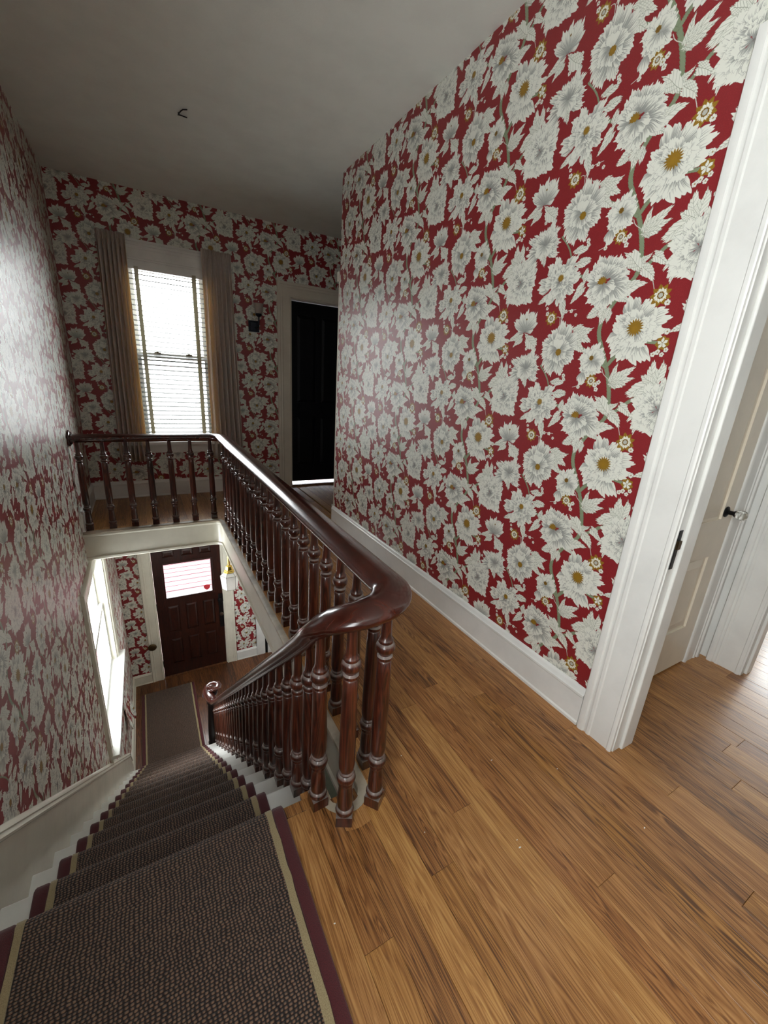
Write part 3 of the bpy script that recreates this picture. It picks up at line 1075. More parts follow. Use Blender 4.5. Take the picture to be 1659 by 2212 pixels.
# handrail path (height of the underside)
def stair_zu(y): return .274 - .917 * (y - 1.324)
HC = (WC[0], WC[1] + .0)
R_T = .105
rail_pts = [(XL + .01, 3.985, RZ)]
for x in np.linspace(-.4, .40, 6): rail_pts.append((float(x), 3.985, RZ))
for px_, py_ in arc((RX - .11, 3.985 - .11), .11, 90, 0, 8): rail_pts.append((px_, py_, RZ))
for y in np.linspace(3.6, 1.1, 12): rail_pts.append((RX, float(y), RZ))
zt = {0: RZ, -45: RZ, -90: .729, -120: .715, -140: .699, -160: .668, -180: .628}
ak, av = sorted(zt.keys()), [zt[k] for k in sorted(zt.keys())]
for a in np.linspace(0, -180, 19):
    z = float(np.interp(a, ak, av))
    rail_pts.append((HC[0] + R_T * math.cos(math.radians(a)), HC[1] + R_T * math.sin(math.radians(a)), z))
XB = .385
for y in (1.0, 1.06, 1.14, 1.25, 1.4, 1.6, 1.8, 2.1, 2.4, 2.7, 3.0, 3.3, 3.6, 3.85, 4.02):
    rail_pts.append((HC[0] - R_T + min(1, (y - .945) / .2) * (XB - HC[0] + R_T), y, stair_zu(y)))
rail_pts += [(.383, 4.14, -2.300), (.376, 4.24, -2.362), (.362, 4.33, -2.398), (.345, 4.41, -2.415), (.336, 4.475, -2.418), (.340, 4.53, -2.415), (.358, 4.575, -2.41),
             (.392, 4.600, -2.405), (.428, 4.592, -2.398), (.456, 4.565, -2.392), (.466, 4.525, -2.386), (.456, 4.488, -2.380), (.430, 4.468, -2.374), (.402, 4.470, -2.368), (.386, 4.490, -2.364), (.386, 4.515, -2.362)]
# rail section: crowned top with fat bulging sides and a narrower moulded base
SEC = [(-.026, 0), (-.030, .006), (-.036, .010), (-.046, .014), (-.055, .022), (-.059, .031), (-.057, .040), (-.050, .047), (-.042, .051), (-.032, .056), (-.016, .061), (0, .063),
       (.016, .061), (.032, .056), (.042, .051), (.050, .047), (.057, .040), (.059, .031), (.055, .022), (.046, .014), (.036, .010), (.030, .006), (.026, 0)]
n = len(rail_pts)
sc = [1.0] * n
for i in range(14):
    sc[n - 14 + i] = 1.0 - .52 * (i / 13)
mb = MB().sweep(rail_pts, SEC, scales=sc)
rail = under(mb.build('handrail', RAILWOOD, smooth=70))
o = MB().lathe([(.0, .0), (.062, .0), (.064, .006), (.060, .014), (.050, .018), (.046, .026), (.030, .030), (.0, .030)], c=(XL + .001, 3.985, RZ + .03), seg=28, axis='x').build('wall_rosette', RAILWOOD, smooth=40)
under(o)['label'] = 'round wall rosette at the left end of the rail'

# balusters on the turn and on the stairs
def rail_z_at(x, y):
    best = None
    for a, b in zip(rail_pts[:-1], rail_pts[1:]):
        ab = (b[0] - a[0], b[1] - a[1]); L = ab[0] ** 2 + ab[1] ** 2
        t = 0 if L == 0 else max(0, min(1, ((x - a[0]) * ab[0] + (y - a[1]) * ab[1]) / L))
        q = (a[0] + t * ab[0], a[1] + t * ab[1])
        d = (q[0] - x) ** 2 + (q[1] - y) ** 2
        if best is None or d < best[0]: best = (d, a[2] + t * (b[2] - a[2]))
    return best[1]


for ang in (-52, -118, -178):
    x, y = HC[0] + R_T * math.cos(math.radians(ang)), HC[1] + R_T * math.sin(math.radians(ang))
    put_baluster(baluster_mesh(rail_z_at(x, y)), x, y, 0, math.radians(ang + 90))
ME_ST = {}
for k in range(1, NST):
    z = -RS * k
    for j, dy in enumerate((.165, .042)):
        y = nz(k) - dy
        if y > 4.25: continue
        h = stair_zu(y) - z + .012
        me = ME_ST.setdefault(j, baluster_mesh(h, 16))
        put_baluster(me, XB, y, z)

# newel: tapered round post under the volute
NX, NY = .362, 4.50
prof = [(.058, 0), (.060, .03), (.060, .10), (.054, .115), (.058, .125), (.062, .14), (.056, .155), (.050, .165), (.054, .20), (.052, .30), (.046, .45), (.038, .62), (.034, .70), (.031, .73), (.038, .74), (.042, .752), (.036, .765),
        (.030, .775), (.030, .84), (.036, .855), (.04, .868)]
nw = under(MB().lathe(prof, c=(NX, NY, ZL), seg=24).build('newel_post', plain('dark_newel_wood', srgb(20, 11, 9), .4), smooth=45))
nw['label'] = 'dark tapered round newel post at the foot of the stairs'
cap = MB().lathe([(.04, .0), (.078, .004), (.086, .012), (.086, .02), (.08, .026), (.0, .026)], c=(NX, NY, ZL + .866), seg=28).build('newel_cap', plain('dusty_cap_wood', srgb(70, 62, 64), .35), smooth=40)
cap.parent = nw
o = MB().lathe([(.0, 0), (.066, 0), (.072, .012), (.066, .030), (.046, .046), (.030, .050), (.028, .060), (.018, .068), (.0, .070)], c=(.385, 4.520, -2.400), seg=24).build('volute_eye', RAILWOOD, smooth=60)
under(o)

# ------------------------------------------------------------------ upstairs window with blind, curtains
x0, x1, z0, z1 = W1
win = MB()
casing(win, x0, x1, z1, z0 - .0, lambda a, z, d: (a, YF - d, z)).box(x0 - .17, x1 + .17, YF - .034, YF - .0, z1 + .145, z1 + .165)
o = win.build('window_1', WHITE_PAINT, smooth=35, kind='structure')
tag(o, 'tall sash window on the far wall behind a venetian blind', 'window')
win1 = o


def wchild(mb, name, mat, parent, smooth=None):
    return mb.build(name, mat, parent, smooth=smooth)


mb = MB()
mb.box(x0 - .004, x0 + .03, YF - .003, YF + .165, z0, z1).box(x1 - .03, x1 + .004, YF - .003, YF + .165, z0, z1).box(x0, x1, YF - .003, YF + .165, z1 - .03, z1 + .004).box(x0, x1, YF + .05, YF + .165, z0 - .004, z0 + .02)
wchild(mb, 'jamb', WHITE_PAINT, win1)
zm = 1.44
mb = MB()
for (ya, za, zb) in ((YF + .10, zm - .02, z1 - .03), (YF + .065, z0 + .02, zm + .02)):
    sash = MB()
    sash.box(x0 + .03, x0 + .075, ya, ya + .035, za, zb).box(x1 - .075, x1 - .03, ya, ya + .035, za, zb)
    sash.box(x0 + .075, x1 - .075, ya, ya + .035, zb - .045, zb).box(x0 + .075, x1 - .075, ya, ya + .035, za, za + .045)
    so = wchild(sash, 'sash', WHITE_PAINT, win1)
    wchild(MB().box(x0 + .07, x1 - .07, ya + .014, ya + .018, za + .04, zb - .04), 'pane', PANE, so)
for xx in (.18, .47):
    wchild(MB().box(xx - .03, xx + .03, YF + .055, YF + .10, zm + .02, zm + .032).lathe([(.012, zm + .03), (.012, zm + .045), (.0, zm + .046)], c=(xx, YF + .08, 0), seg=10), 'sash_lock', BRONZE, win1)
wchild(MB().box(x0 - .18, x1 + .18, YF - .075, YF + .06, z0 - .028, z0 + .003), 'sill', WHITE_PAINT, win1)
wchild(MB().box(x0 - .15, x1 + .15, YF - .022, YF, z0 - .115, z0 - .028), 'apron', WHITE_PAINT, win1)

blind = empty('venetian_blind', ((x0 + x1) / 2, YF + .02, z1 - .04), 'grey white two inch venetian blind with cloth tapes covering the upstairs window', 'blind')


def kid(mb, name, mat, parent, smooth=None):
    o = mb.build(name, mat, smooth=smooth)
    o.parent = parent
    o.matrix_parent_inverse = parent.matrix_basis.inverted()
    return o


kid(MB().box(x0 + .035, x1 - .035, YF - .004, YF + .055, z1 - .075, z1 - .03), 'headrail', WHITE_PAINT, blind)
sl = MB()
prof = [(-.024, -.0015), (-.012, .001), (0, .002), (.012, .001), (.024, -.0015), (.012, -.0005), (0, .0005), (-.012, -.0005)]
tilt = math.radians(20)
pr = [(a * math.cos(tilt) - b * math.sin(tilt), a * math.sin(tilt) + b * math.cos(tilt)) for a, b in prof]
sl.extrude(pr, lambda p, t: (t, p[0], p[1]), -(x1 - x0 - .08) / 2, (x1 - x0 - .08) / 2)
slat_me = sl.mesh('slat', SLAT, 40)
zz = z1 - .11
while zz > z0 + .05:
    o = place('slat', slat_me, None, ((x0 + x1) / 2, YF + .026, zz))
    under(o, blind)
    zz -= .0445
kid(MB().box(x0 + .04, x1 - .04, YF + .008, YF + .044, z0 + .016, z0 + .034), 'bottom_rail', WHITE_PAINT, blind)
for xx in (.066, .56):
    kid(MB().box(xx - .017, xx + .017, YF - .006, YF - .003, z0 + .02, z1 - .05).box(xx - .017, xx + .017, YF + .055, YF + .058, z0 + .02, z1 - .05), 'ladder_tape', TAPE, blind)


def curtain(name, xa, xb, za, zb, label, seed):
    r = random.Random(seed)
    nx, nzv = 96, 26
    vs, fs = [], []
    ph = [r.uniform(0, 6.28) for _ in range(4)]
    npl = 6.5
    for j in range(nzv + 1):
        t = j / nzv
        z = zb + (za - zb) * t
        spread = 1 + .16 * (1 - t) ** 1.3
        cx_ = (xa + xb) / 2 + (-.025 if xa < 0 else .02) * (1 - t)
        for i in range(nx + 1):
            s = i / nx
            x = cx_ + (s - .5) * (xb - xa) * spread
            amp = .040 * (1.0 - .45 * t) + .004
            f = math.sin(s * npl * 2 * math.pi + ph[0] + .35 * math.sin(3 * (1 - t) + ph[1])) + .28 * math.sin(s * npl * 4 * math.pi + ph[2])
            if t > .93: f = f * .55 + .45 * math.sin(s * npl * 6 * math.pi + ph[3])
            y = YF - .085 + amp * f + .006 * math.sin(s * 5 + 4 * t)
            vs.append((x, y, z))
    for j in range(nzv):
        for i in range(nx):
            a = j * (nx + 1) + i
            fs.append((a, a + 1, a + nx + 2, a + nx + 1))
    mb = MB(); mb.add(vs, fs)
    me = mb.mesh(name, CURTAIN, 80)
    o = bpy.data.objects.new(name, me)
    C.objects.link(o)
    s = o.modifiers.new('cloth', 'SOLIDIFY'); s.thickness = .0025
    return tag(o, label, 'curtain', 'curtains at the upstairs window')


curtain('curtain', -.215, .005, 2.44, .40, 'beige pleated curtain left of the upstairs window', 1)
curtain('curtain', .625, .905, 2.44, .40, 'beige pleated curtain right of the upstairs window', 2)

# small glass-shaded sconce between curtain and dark door
sc_ = empty('wall_sconce', (1.126, YF, 1.815), 'small dark wall sconce with tulip glass shade beside the dark door', 'wall lamp')
mb = MB()
def sq(c, h, y): return [(c[0] - h, y, c[1] - h), (c[0] + h, y, c[1] - h), (c[0] + h, y, c[1] + h), (c[0] - h, y, c[1] + h)]
mb.frustum(sq((1.126, 1.812), .056, YF - .001), sq((1.126, 1.812), .056, YF - .012))
mb.frustum(sq((1.126, 1.812), .044, YF - .012), sq((1.126, 1.812), .040, YF - .020))
kid(mb, 'backplate', PEWTER, sc_)
mb = MB().sweep([(1.14, YF - .018, 1.80), (1.150, YF - .05, 1.79), (1.158, YF - .085, 1.81), (1.160, YF - .095, 1.86), (1.160, YF - .095, 1.915)], [(.008 * math.cos(a), .008 * math.sin(a)) for a in np.linspace(0, 2 * math.pi, 9)[:-1]], upv=(1, .2, 0))
mb.lathe([(.012, 1.90), (.030, 1.915), (.032, 1.93), (.028, 1.934)], c=(1.160, YF - .095, 0), seg=16)
kid(mb, 'arm', PEWTER, sc_, 50)
kid(MB().lathe([(.026, 1.93), (.036, 1.945), (.040, 1.97), (.042, 1.99), (.050, 2.02), (.054, 2.03), (.051, 2.03), (.047, 2.02), (.039, 1.99), (.037, 1.97), (.033, 1.948), (.02, 1.934)], c=(1.160, YF - .095, 0), seg=24), 'glass_shade', FROST, sc_, 50)

# ------------------------------------------------------------------ dark door upstairs
x0, x1, z0, z1 = D1
mb = MB()
casing(mb, x0, x1, z1, 0, lambda a, z, d: (a, YF - d, z))
mb.box(x0 - .004, x0 + .012, YF - .002, YF + .165, 0, z1).box(x1 - .012, x1 + .004, YF - .002, YF + .165, 0, z1).box(x0, x1, YF - .002, YF + .165, z1 - .012, z1 + .004)
d1 = mb.build('door_1', paint('shaded_cream_paint', srgb(206, 198, 184), .35, .1, .03), smooth=35, kind='structure')
tag(d1, 'near black door in a cream casing at the end of the landing', 'door')


def panel_door(mb, x0, x1, y0, th, z0, z1, panels, rec=.012):
    X = sorted({x0, x1, *[p[0] for p in panels], *[p[1] for p in panels]})
    Z = sorted({z0, z1, *[p[2] for p in panels], *[p[3] for p in panels]})
    for i in range(len(X) - 1):
        for j in range(len(Z) - 1):
            cx_, cz_ = (X[i] + X[i + 1]) / 2, (Z[j] + Z[j + 1]) / 2
            inp = any(p[0] < cx_ < p[1] and p[2] < cz_ < p[3] for p in panels)
            a = rec if inp else 0
            mb.box(X[i], X[i + 1], y0 + a, y0 + th - a, Z[j], Z[j + 1])
    return mb


def raised(x0, x1, y, z0, z1, bev=.03, dep=.010):
    return MB().frustum([(x0, y, z0), (x1, y, z0), (x1, y, z1), (x0, y, z1)], [(x0 + bev, y - dep, z0 + bev), (x1 - bev, y - dep, z0 + bev), (x1 - bev, y - dep, z1 - bev), (x0 + bev, y - dep, z1 - bev)])


pans = [(x0 + .11, x0 + .345, .25, .85), (x0 + .415, x1 - .11, .25, .85), (x0 + .11, x0 + .345, 1.02, 2.0), (x0 + .415, x1 - .11, 1.02, 2.0)]
slab = panel_door(MB(), x0 + .014, x1 - .014, YF + .10, .04, .033, z1 - .014, pans).build('door_slab', DARK_DOOR, d1)
for p in pans: raised(p[0] + .004, p[1] - .004, YF + .112, p[2] + .004, p[3] - .004).build('panel', DARK_DOOR, slab)
MB().box(x0, x1, YF - .0, YF + .16, -.02, .012).build('threshold', OAK_DARK, d1)

# ------------------------------------------------------------------ hall doorway in the right wall
y0, y1, z0, z1 = DH
mb = MB()
casing(mb, y0, y1, z1, 0, lambda a, z, d: (XR - d, a, z))
d2 = mb.build('door_2', WHITE_PAINT, smooth=35, kind='structure')
tag(d2, 'white moulded doorway casing in the right wall nearest the camera', 'doorway')
mb = MB()
for ya, yb in ((y1 - .004, y1 + .02), (y0 - .02, y0 + .004)):
    mb.box(XR - .004, XR + .107, ya, yb, 0, z1)
mb.box(XR - .004, XR + .107, y0, y1, z1 - .004, z1 + .02)
mb.build('jamb', WHITE_PAINT, d2)
mb = MB()
mb.box(XR + .036, XR + .112, y1 - .016, y1 - .003, 0, z1).box(XR + .036, XR + .112, y0 + .003, y0 + .016, 0, z1).box(XR + .036, XR + .112, y0, y1, z1 - .016, z1)
st = mb.build('door_stop', WHITE_PAINT, d2); bevel(st, .005, 3)
mb = MB().box(XR + .000, XR + .020, y1 - .0065, y1 - .004, .80, .94)
sp = mb.build('strike_plate', IRON, d2); sp['label'] = 'dark metal strike plate'
MB().box(XR - .004, XR + .016, y1 - .014, y1 - .006, .875, .905).build('strike_lip', BRONZE, sp)
mb = MB()
casing(mb, y0, y1, z1, 0, lambda a, z, d: (XR + .107 + d, a, z))
mb.build('inner_casing', WHITE_PAINT, d2, smooth=35)

# closet door in the vestibule
cw = paint('warm_white_paint', srgb(220, 210, 192), .35, .1, .03)
mb = MB()
casing(mb, 1.66, 2.405, 2.05, 0, lambda a, z, d: (a, .80 - d, z), prof=[(w, d) for w, d in CASE])
d3 = mb.build('door_3', WHITE_PAINT, smooth=35, kind='structure')
tag(d3, 'white panelled closet door with a glass knob beyond the hall doorway', 'door')
pans = [(1.77, 1.99, .25, .64), (2.07, 2.295, .25, .64), (1.77, 1.99, .83, 1.93), (2.07, 2.295, .83, 1.93)]
slab = panel_door(MB(), 1.662, 2.403, .79, .035, .012, 2.048, pans, .010).build('door_slab', cw, d3)
for p in pans: raised(p[0] + .012, p[1] - .012, .80, p[2] + .012, p[3] - .012, .035, .007).build('panel', cw, slab)
kb = MB().lathe([(.026, .789), (.026, .785), (.018, .781), (.010, .777), (.010, .760), (.014, .755), (.016, .750)], c=(2.32, 0, .865), seg=18, axis='y').build('knob_rose', IRON, d3, smooth=45)
kg = MB().lathe([(.014, .752), (.021, .742), (.024, .728), (.021, .714), (.010, .708), (.0, .707)], c=(2.32, 0, .865), seg=8, axis='y')
gm = NT('glass_knob'); gm.val(Roughness=.05); gm.p.inputs['Transmission Weight'].default_value = .9; gm.p.inputs['Base Color'].default_value = (.9, .9, .86, 1)
o = kg.build('glass_knob', gm.mat, kb); o['label'] = 'faceted glass knob'

# second doorway casing
mb = MB()
casing(mb, -.3, .60, 2.1, 0, lambda a, z, d: (XV + .012 - d, a, z))
t5 = mb.build('trim_5', WHITE_PAINT, smooth=35, kind='structure')
tag(t5, 'white fluted casing of the second doorway to the bright room', 'trim')
mb = MB().box(XV, XV + .115, .592, .602, 0, 2.1).box(XV, XV + .115, -.302, -.292, 0, 2.1).box(XV, XV + .115, -.3, .6, 2.092, 2.1)
mb.build('jamb', WHITE_PAINT, t5)
bevel(MB().box(XV + .04, XV + .10, .580, .594, 0, 2.09).build('door_stop', WHITE_PAINT, t5), .004)

# windows out of view that light the rooms
def plain_window(name, axis, pos, a0, a1, z0, z1, out, label):
    mb = MB()
    def bx(a, b, p, q, c, d):
        p, q = sorted((pos + out * p, pos + out * q))
        if axis == 'y': mb.box(a, b, p, q, c, d)
        else: mb.box(p, q, a, b, c, d)
    zm_ = (z0 + z1) / 2
    bx(a0, a0 + .05, .04, .10, z0, z1); bx(a1 - .05, a1, .04, .10, z0, z1); bx(a0, a1, .04, .10, z0, z0 + .05); bx(a0, a1, .04, .10, z1 - .05, z1); bx(a0, a1, .04, .10, zm_ - .02, zm_ + .02)
    o = mb.build(name, WHITE_PAINT, kind='structure')
    tag(o, label, 'window')
    g = MB()
    p, q = sorted((pos + out * .068, pos + out * .072))
    if axis == 'y': g.box(a0 + .04, a1 - .04, p, q, z0 + .04, z1 - .04)
    else: g.box(p, q, a0 + .04, a1 - .04, z0 + .04, z1 - .04)
    g.build('pane', PANE, o)
    return o


plain_window('added_window', 'x', XL, *W3, -1, 'unseen window added on the left wall behind the camera to light the landing')
plain_window('window_4', 'x', XW, .25, 1.15, .30, 1.50, 1, 'window of the bright side room')

# ------------------------------------------------------------------ stair window on the left wall
y0, y1, z0, z1 = W2
mb = MB()
casing(mb, y0, y1, z1, z0 - .03, lambda a, z, d: (XL + d, a, z), prof=[(w * .8, d) for w, d in CASE])
w2 = mb.build('window_2', CREAM_PAINT, smooth=35, kind='structure')
tag(w2, 'tall bright sash window in the left wall beside the stairs', 'window')
mb = MB().box(XL - .165, XL + .003, y0 - .004, y0 + .03, z0, z1).box(XL - .165, XL + .003, y1 - .03, y1 + .004, z0, z1).box(XL - .165, XL + .003, y0, y1, z1 - .03, z1 + .004)
mb.build('jamb', CREAM_PAINT, w2)
zm = (z0 + z1) / 2
for (xa, za, zb) in ((XL - .12, zm - .02, z1 - .03), (XL - .08, z0 + .01, zm + .02)):
    s = MB()
    s.box(xa, xa + .035, y0 + .03, y0 + .08, za, zb).box(xa, xa + .035, y1 - .08, y1 - .03, za, zb).box(xa, xa + .035, y0 + .08, y1 - .08, za, za + .05).box(xa, xa + .035, y0 + .08, y1 - .08, zb - .05, zb)
    so = s.build('sash', WHITE_PAINT, w2)
    MB().box(xa + .015, xa + .019, y0 + .07, y1 - .07, za + .04, zb - .04).build('pane', PANE, so)
bevel(MB().box(XL - .165, XL + .075, y0 - .12, y1 + .12, z0 - .03, z0 + .004).build('stool', WHITE_PAINT, w2), .004)
MB().box(XL, XL + .02, y0 - .10, y1 + .10, z0 - .11, z0 - .03).build('apron', CREAM_PAINT, w2)

# loose wallpaper curling off the wall below the window
vs, fs = [], []
n1, n2 = 14, 8
r = random.Random(3)
for i in range(n1 + 1):
    t = i / n1
    y = 4.62 + .5 * t
    zt = -2.35 - .18 * t
    for j in range(n2 + 1):
        s = j / n2
        curl = (.05 + .02 * math.sin(t * 9)) * s ** 2
        vs.append((XL + .004 + curl + .012 * s * math.sin(7 * t + 3 * s), y + .02 * math.sin(5 * s + t * 6) * s, zt - (.34 + .06 * math.sin(t * 11)) * s + .03 * s * s * r.uniform(-.4, .4)))
for i in range(n1):
    for j in range(n2):
        a = i * (n2 + 1) + j
        fs.append((a, a + 1, a + n2 + 2, a + n2 + 1))
mb = MB(); mb.add(vs, fs)
o = mb.build('peeling_paper', WP_LEFT, bpy.data.objects['wall_left'], smooth=80)
m_ = o.modifiers.new('paper', 'SOLIDIFY'); m_.thickness = .001
o['label'] = 'flap of wallpaper peeling off the wall'

# ------------------------------------------------------------------ front door
x0, x1, z0, z1 = D4
mb = MB()
casing(mb, x0, x1, z1, ZL, lambda a, z, d: (a, Y2 - d, z))
mb.box(x0 - .004, x0 + .012, Y2 - .002, Y2 + .165, ZL, z1).box(x1 - .012, x1 + .004, Y2 - .002, Y2 + .165, ZL, z1).box(x0, x1, Y2 - .002, Y2 + .165, z1 - .012, z1 + .004)
d4 = mb.build('door_4', CREAM_PAINT, smooth=35, kind='structure')
tag(d4, 'dark wooden front door with a glazed upper light at the foot of the stairs', 'door')
gx0, gx1, gz0, gz1 = .022, .657, -1.94, -1.40
cols = [(.02, .175), (.265, .425), (.51, .675)]
pans = [(a, b, -2.53, -2.09) for a, b in cols] + [(a, b, -3.10, -2.66) for a, b in cols] + [(a, b, -1.29, -1.19) for a, b in cols]
yd = Y2 + .03
mb = MB()
X = sorted({x0 + .014, x1 - .014, gx0, gx1, *[p[0] for p in pans], *[p[1] for p in pans]})
Z = sorted({ZL + .008, z1 - .014, gz0, gz1, *[p[2] for p in pans], *[p[3] for p in pans]})
for i in range(len(X) - 1):
    for j in range(len(Z) - 1):
        a, b = (X[i] + X[i + 1]) / 2, (Z[j] + Z[j + 1]) / 2
        if gx0 < a < gx1 and gz0 < b < gz1: continue
        rc = .014 if any(p[0] < a < p[1] and p[2] < b < p[3] for p in pans) else 0
        mb.box(X[i], X[i + 1], yd + rc, yd + .045, Z[j], Z[j + 1])
slab = mb.build('door_slab', DOORWOOD, d4)
for p in pans: raised(p[0] + .003, p[1] - .003, yd + .0135, p[2] + .003, p[3] - .003, .028, .012).build('panel', DOORWOOD, slab)
mb = MB()
for a, b, c, d in ((gx0 - .03, gx0, gz0 - .03, gz1 + .03), (gx1, gx1 + .03, gz0 - .03, gz1 + .03), (gx0, gx1, gz0 - .03, gz0), (gx0, gx1, gz1, gz1 + .03)):
    mb.box(a, b, yd - .012, yd, c, d)
bevel(mb.build('glazing_bead', DOORWOOD, slab), .006, 2)
pane = MB().box(gx0 - .004, gx1 + .004, yd + .020, yd + .024, gz0 - .004, gz1 + .004).build('pane', PANE, slab)
# shield-shaped sticker in the corner of the glass
cxs, czs = .585, -1.875
sh = [(-.046, .026), (-.03, .036), (0, .041), (.03, .036), (.046, .026), (.045, .0), (.034, -.026), (.016, -.042), (0, -.048), (-.016, -.042), (-.034, -.026), (-.045, 0)]
mb = MB(); mb.extrude(sh, lambda p, t: (cxs + p[0], t, czs + p[1]), yd + .016, yd + .0195)
stk = mb.build('sticker', translucent('red_sticker', srgb(214, 76, 86), srgb(150, 74, 80), .5), slab); stk['label'] = 'red shield shaped sticker'
for xx, zh in ((x0 + .005, -2.06), (x0 + .005, -3.06)):
    MB().box(xx - .012, xx + .016, yd - .012, yd + .002, zh - .05, zh + .05).lathe([(.008, zh - .055), (.008, zh + .055)], c=(xx, yd - .012, 0), seg=8).build('hinge', IRON, d4)
MB().box(.735, .805, yd - .006, yd, -2.62, -2.02).build('lock_plate', IRON, slab)
MB().lathe([(.045, yd - .002), (.045, yd - .022), (.036, yd - .034), (.0, yd - .036)], c=(.765, 0, -2.13), seg=20, axis='y').build('deadbolt', IRON, slab, smooth=40)
MB().lathe([(.014, yd), (.012, yd - .03), (.026, yd - .04), (.030, yd - .055), (.022, yd - .068), (.0, yd - .07)], c=(.762, 0, -2.36), seg=20, axis='y').build('door_knob', plain('tarnished_steel', srgb(120, 110, 100), .35, 1.0), slab, smooth=50)
MB().box(x0, x1, Y2 - .01, Y2 + .16, ZL - .02, ZL + .006).build('threshold', OAK_DARK, d4)

kn = empty('casing_knob', (-.235, Y2 - .016, -2.66), 'bronze oval knob on the left casing of the front door', 'knob')
kid(MB().lathe([(.022, Y2 - .014), (.020, Y2 - .024), (.012, Y2 - .03), (.012, Y2 - .05)], c=(-.235, 0, -2.66), seg=18, axis='y'), 'shank', BRONZE, kn, 45)
o = kid(MB().lathe([(.015, Y2 - .048), (.046, Y2 - .056), (.058, Y2 - .068), (.052, Y2 - .080), (.03, Y2 - .087), (.0, Y2 - .089)], c=(-.235, 0, -2.66), seg=24, axis='y'), 'knob', BRONZE, kn, 50)

# white casing of the side doorway at the right of the lower hall
mb = MB().box(1.29, 1.43, Y2 - .022, Y2, ZL, ZU).box(1.29, 1.30, Y2 - .028, Y2, ZL, ZU)
t6 = mb.build('trim_6', WHITE_PAINT, kind='structure')
tag(t6, 'wide white vertical trim board right of the front door', 'trim')
mb = MB()
casing(mb, 4.75, 5.85, -1.05, ZL, lambda a, z, d: (1.80 - d, a, z))
t7 = mb.build('trim_7', WHITE_PAINT, smooth=35, kind='structure')
tag(t7, 'white casing on the right wall of the lower hall', 'trim')
MB().box(1.79, 1.805, 4.75, 5.85, ZL, -1.05).build('door_panel', WHITE_PAINT, t7)
MB().box(1.475, 1.80, Y2 - .03, Y2 - .0, ZL, ZU).build('side_panel', WHITE_PAINT, t6)
MB().box(1.43, 1.475, Y2 - .012, Y2 - .0, ZL, ZU).build('gap_shade_strip', IRON, t6)  # solid dark strip standing in for the shade inside a door gap

# pendant lantern under the edge of the upper floor
LX, LY = .605, 4.08
lan = empty('pendant_lantern', (LX, LY, ZU), 'brass pendant lantern with white hexagonal glass near the front door', 'lamp')
kid(MB().lathe([(.0, ZU - .075), (.022, ZU - .070), (.044, ZU - .050), (.060, ZU - .020), (.062, ZU - .006)], c=(LX, LY, 0), seg=20), 'canopy', BRASS, lan, 50)
zb0 = -.815
kid(MB().lathe([(.013, -.60), (.013, ZU - .04)], c=(LX, LY, 0), seg=10), 'stem', BRASS, lan, 50)
kid(MB().lathe([(.056, -.640), (.056, -.628), (.048, -.622), (.048, -.612), (.040, -.606), (.030, -.570), (.024, -.562), (.014, -.556)], c=(LX, LY, 0), seg=6), 'cap', BRASS, lan)
hx = lambda r, z: [(LX + r * math.cos(math.pi / 3 * k), LY + r * math.sin(math.pi / 3 * k), z) for k in range(6)]
mb = MB()
a, b, c, d = hx(.058, -.635), hx(.092, -.664), hx(.078, zb0), hx(.074, zb0)
mb.add(a + b + c, [(k, (k + 1) % 6, 6 + (k + 1) % 6, 6 + k) for k in range(6)] + [(6 + k, 6 + (k + 1) % 6, 12 + (k + 1) % 6, 12 + k) for k in range(6)] + [tuple(range(12, 18)), tuple(range(6))])
kid(mb, 'glass_body', MILK, lan)
mb = MB()
rd = [(.0016 * math.cos(q), .0016 * math.sin(q)) for q in np.linspace(0, 2 * math.pi, 6)[:-1]]
for k in range(6):
    k2 = (k + 1) % 6
    mb.sweep([b[k], b[k2]], rd); mb.sweep([c[k], c[k2]], rd)
    mb.sweep([b[k], c[k]], rd, upv=(1, .3, 0)); mb.sweep([a[k], b[k]], rd, upv=(1, .3, .2))
kid(mb, 'leading', plain('dark_leading', srgb(90, 80, 66), .4, .8), lan)

# ------------------------------------------------------------------ small things
# bent hook in the ceiling where a light hung
hp = [(.412, 3.414, ZC - .006), (.392, 3.402, ZC - .010), (.372, 3.400, ZC - .010), (.362, 3.408, ZC - .008), (.364, 3.385, ZC - .012), (.370, 3.345, ZC - .014), (.381, 3.322, ZC - .012), (.394, 3.318, ZC - .010), (.405, 3.325, ZC - .004)]
mb = MB().sweep(hp, [(.0032 * math.cos(q), .0032 * math.sin(q)) for q in np.linspace(0, 2 * math.pi, 8)[:-1]])
mb.lathe([(.004, ZC - .012), (.004, ZC)], c=(.364, 3.40, 0), seg=8)
tag(mb.build('ceiling_hook', IRON, smooth=60), 'bent dark wire hook left in the ceiling', 'hook')

rg = MB()
rg.box(1.10, 1.77, 2.5, 3.60, ZL, ZL + .012)
o = rg.build('floor_mat', plain('dark_green_mat', srgb(58, 60, 46), .95))
bevel(o, .004)
tag(o, 'dark green mat on the lower hall floor seen through the stair well gap', 'mat')

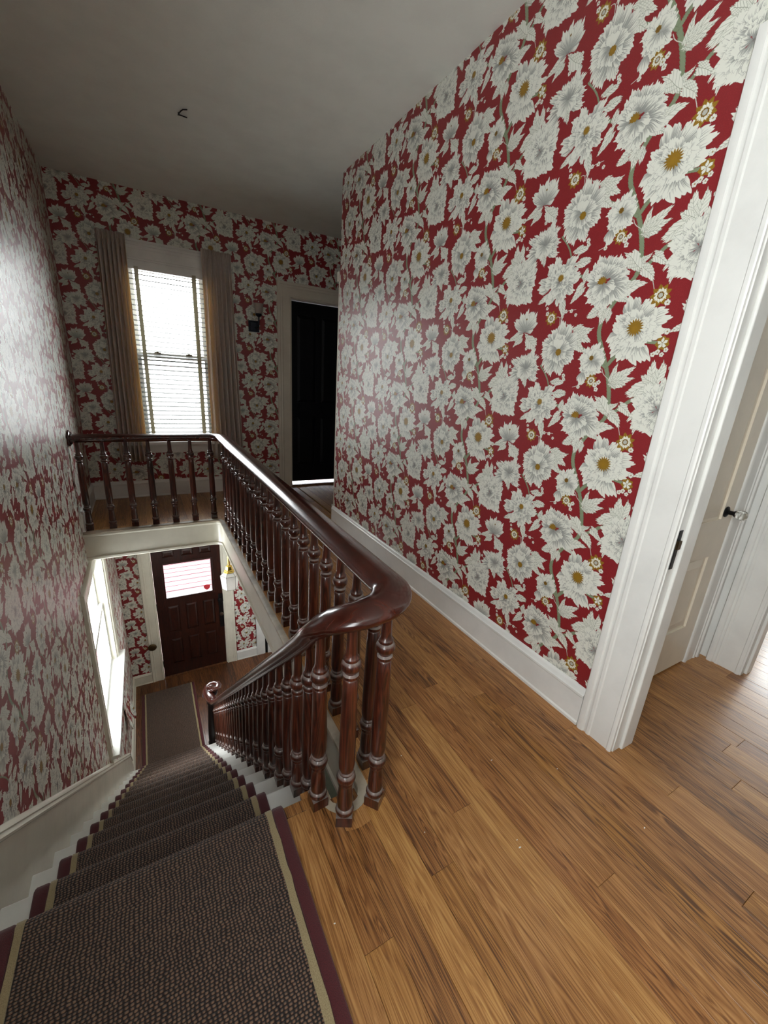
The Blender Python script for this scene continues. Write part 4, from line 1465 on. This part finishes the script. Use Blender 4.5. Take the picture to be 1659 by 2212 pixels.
chips = [(.888, .548, 'white paint chip mid floor, nearer one of a close pair'), (.880, .528, 'white paint chip mid floor, paler twin just below its neighbour'),
         (1.02, .80, 'white paint chip on the boards out from the door casing foot'), (.64, .70, 'white paint chip on the boards a step right of the carpet'),
         (1.30, .38, 'white paint chip near the lower right of the landing floor'), (1.22, .66, 'white paint chip just in front of the hall doorway'),
         (.300, .62, 'white paint chip lying against the burgundy carpet edge'), (.72, .97, 'white paint chip beside the nearest balusters')]
for k, (x, y, lab) in enumerate(chips):
    a = rng.uniform(0, 3.14)
    L = rng.uniform(.003, .006)
    mb = MB()
    pts = [(x + math.cos(a + q) * L * w, y + math.sin(a + q) * L * w * .5) for q, w in ((0, 1), (1.4, .6), (2.6, .9), (3.6, .7), (5, .8))]
    mb.extrude(pts, lambda p, t: (p[0], p[1], t), .0004, .0016)
    tag(mb.build('paint_chip', WHITE_PAINT), lab, 'chip', 'paint chips on the landing floor')

# ------------------------------------------------------------------ outside the front door: porch and brick walk
BR = plain('shaded_brick_paver', srgb(84, 48, 54), .8)  # brick red with the shade of a porch roof put into the colour
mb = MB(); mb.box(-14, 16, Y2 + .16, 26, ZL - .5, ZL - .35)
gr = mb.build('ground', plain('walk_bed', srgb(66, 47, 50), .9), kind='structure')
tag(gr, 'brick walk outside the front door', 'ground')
mb = MB(); mb.box(-1.2, 2.0, 0, .222, 0, .05)
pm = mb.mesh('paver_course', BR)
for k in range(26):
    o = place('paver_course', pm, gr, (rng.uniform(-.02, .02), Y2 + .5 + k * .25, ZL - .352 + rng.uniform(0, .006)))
pr_ = MB()
tag(MB().lathe([(.02, ZL - .3), (.02, -.6)], c=(1.15, 8.6, 0), seg=10).build('porch_post', plain('grey_post', srgb(120, 116, 118), .5), smooth=50), 'thin grey porch post seen through the door glass', 'post', 'thin posts outside the front door')
tag(MB().lathe([(.02, ZL - .3), (.02, -.6)], c=(1.32, 8.9, 0), seg=10).build('porch_post', plain('grey_post_b', srgb(128, 124, 124), .5), smooth=50), 'second thin grey post outside the door glass', 'post', 'thin posts outside the front door')
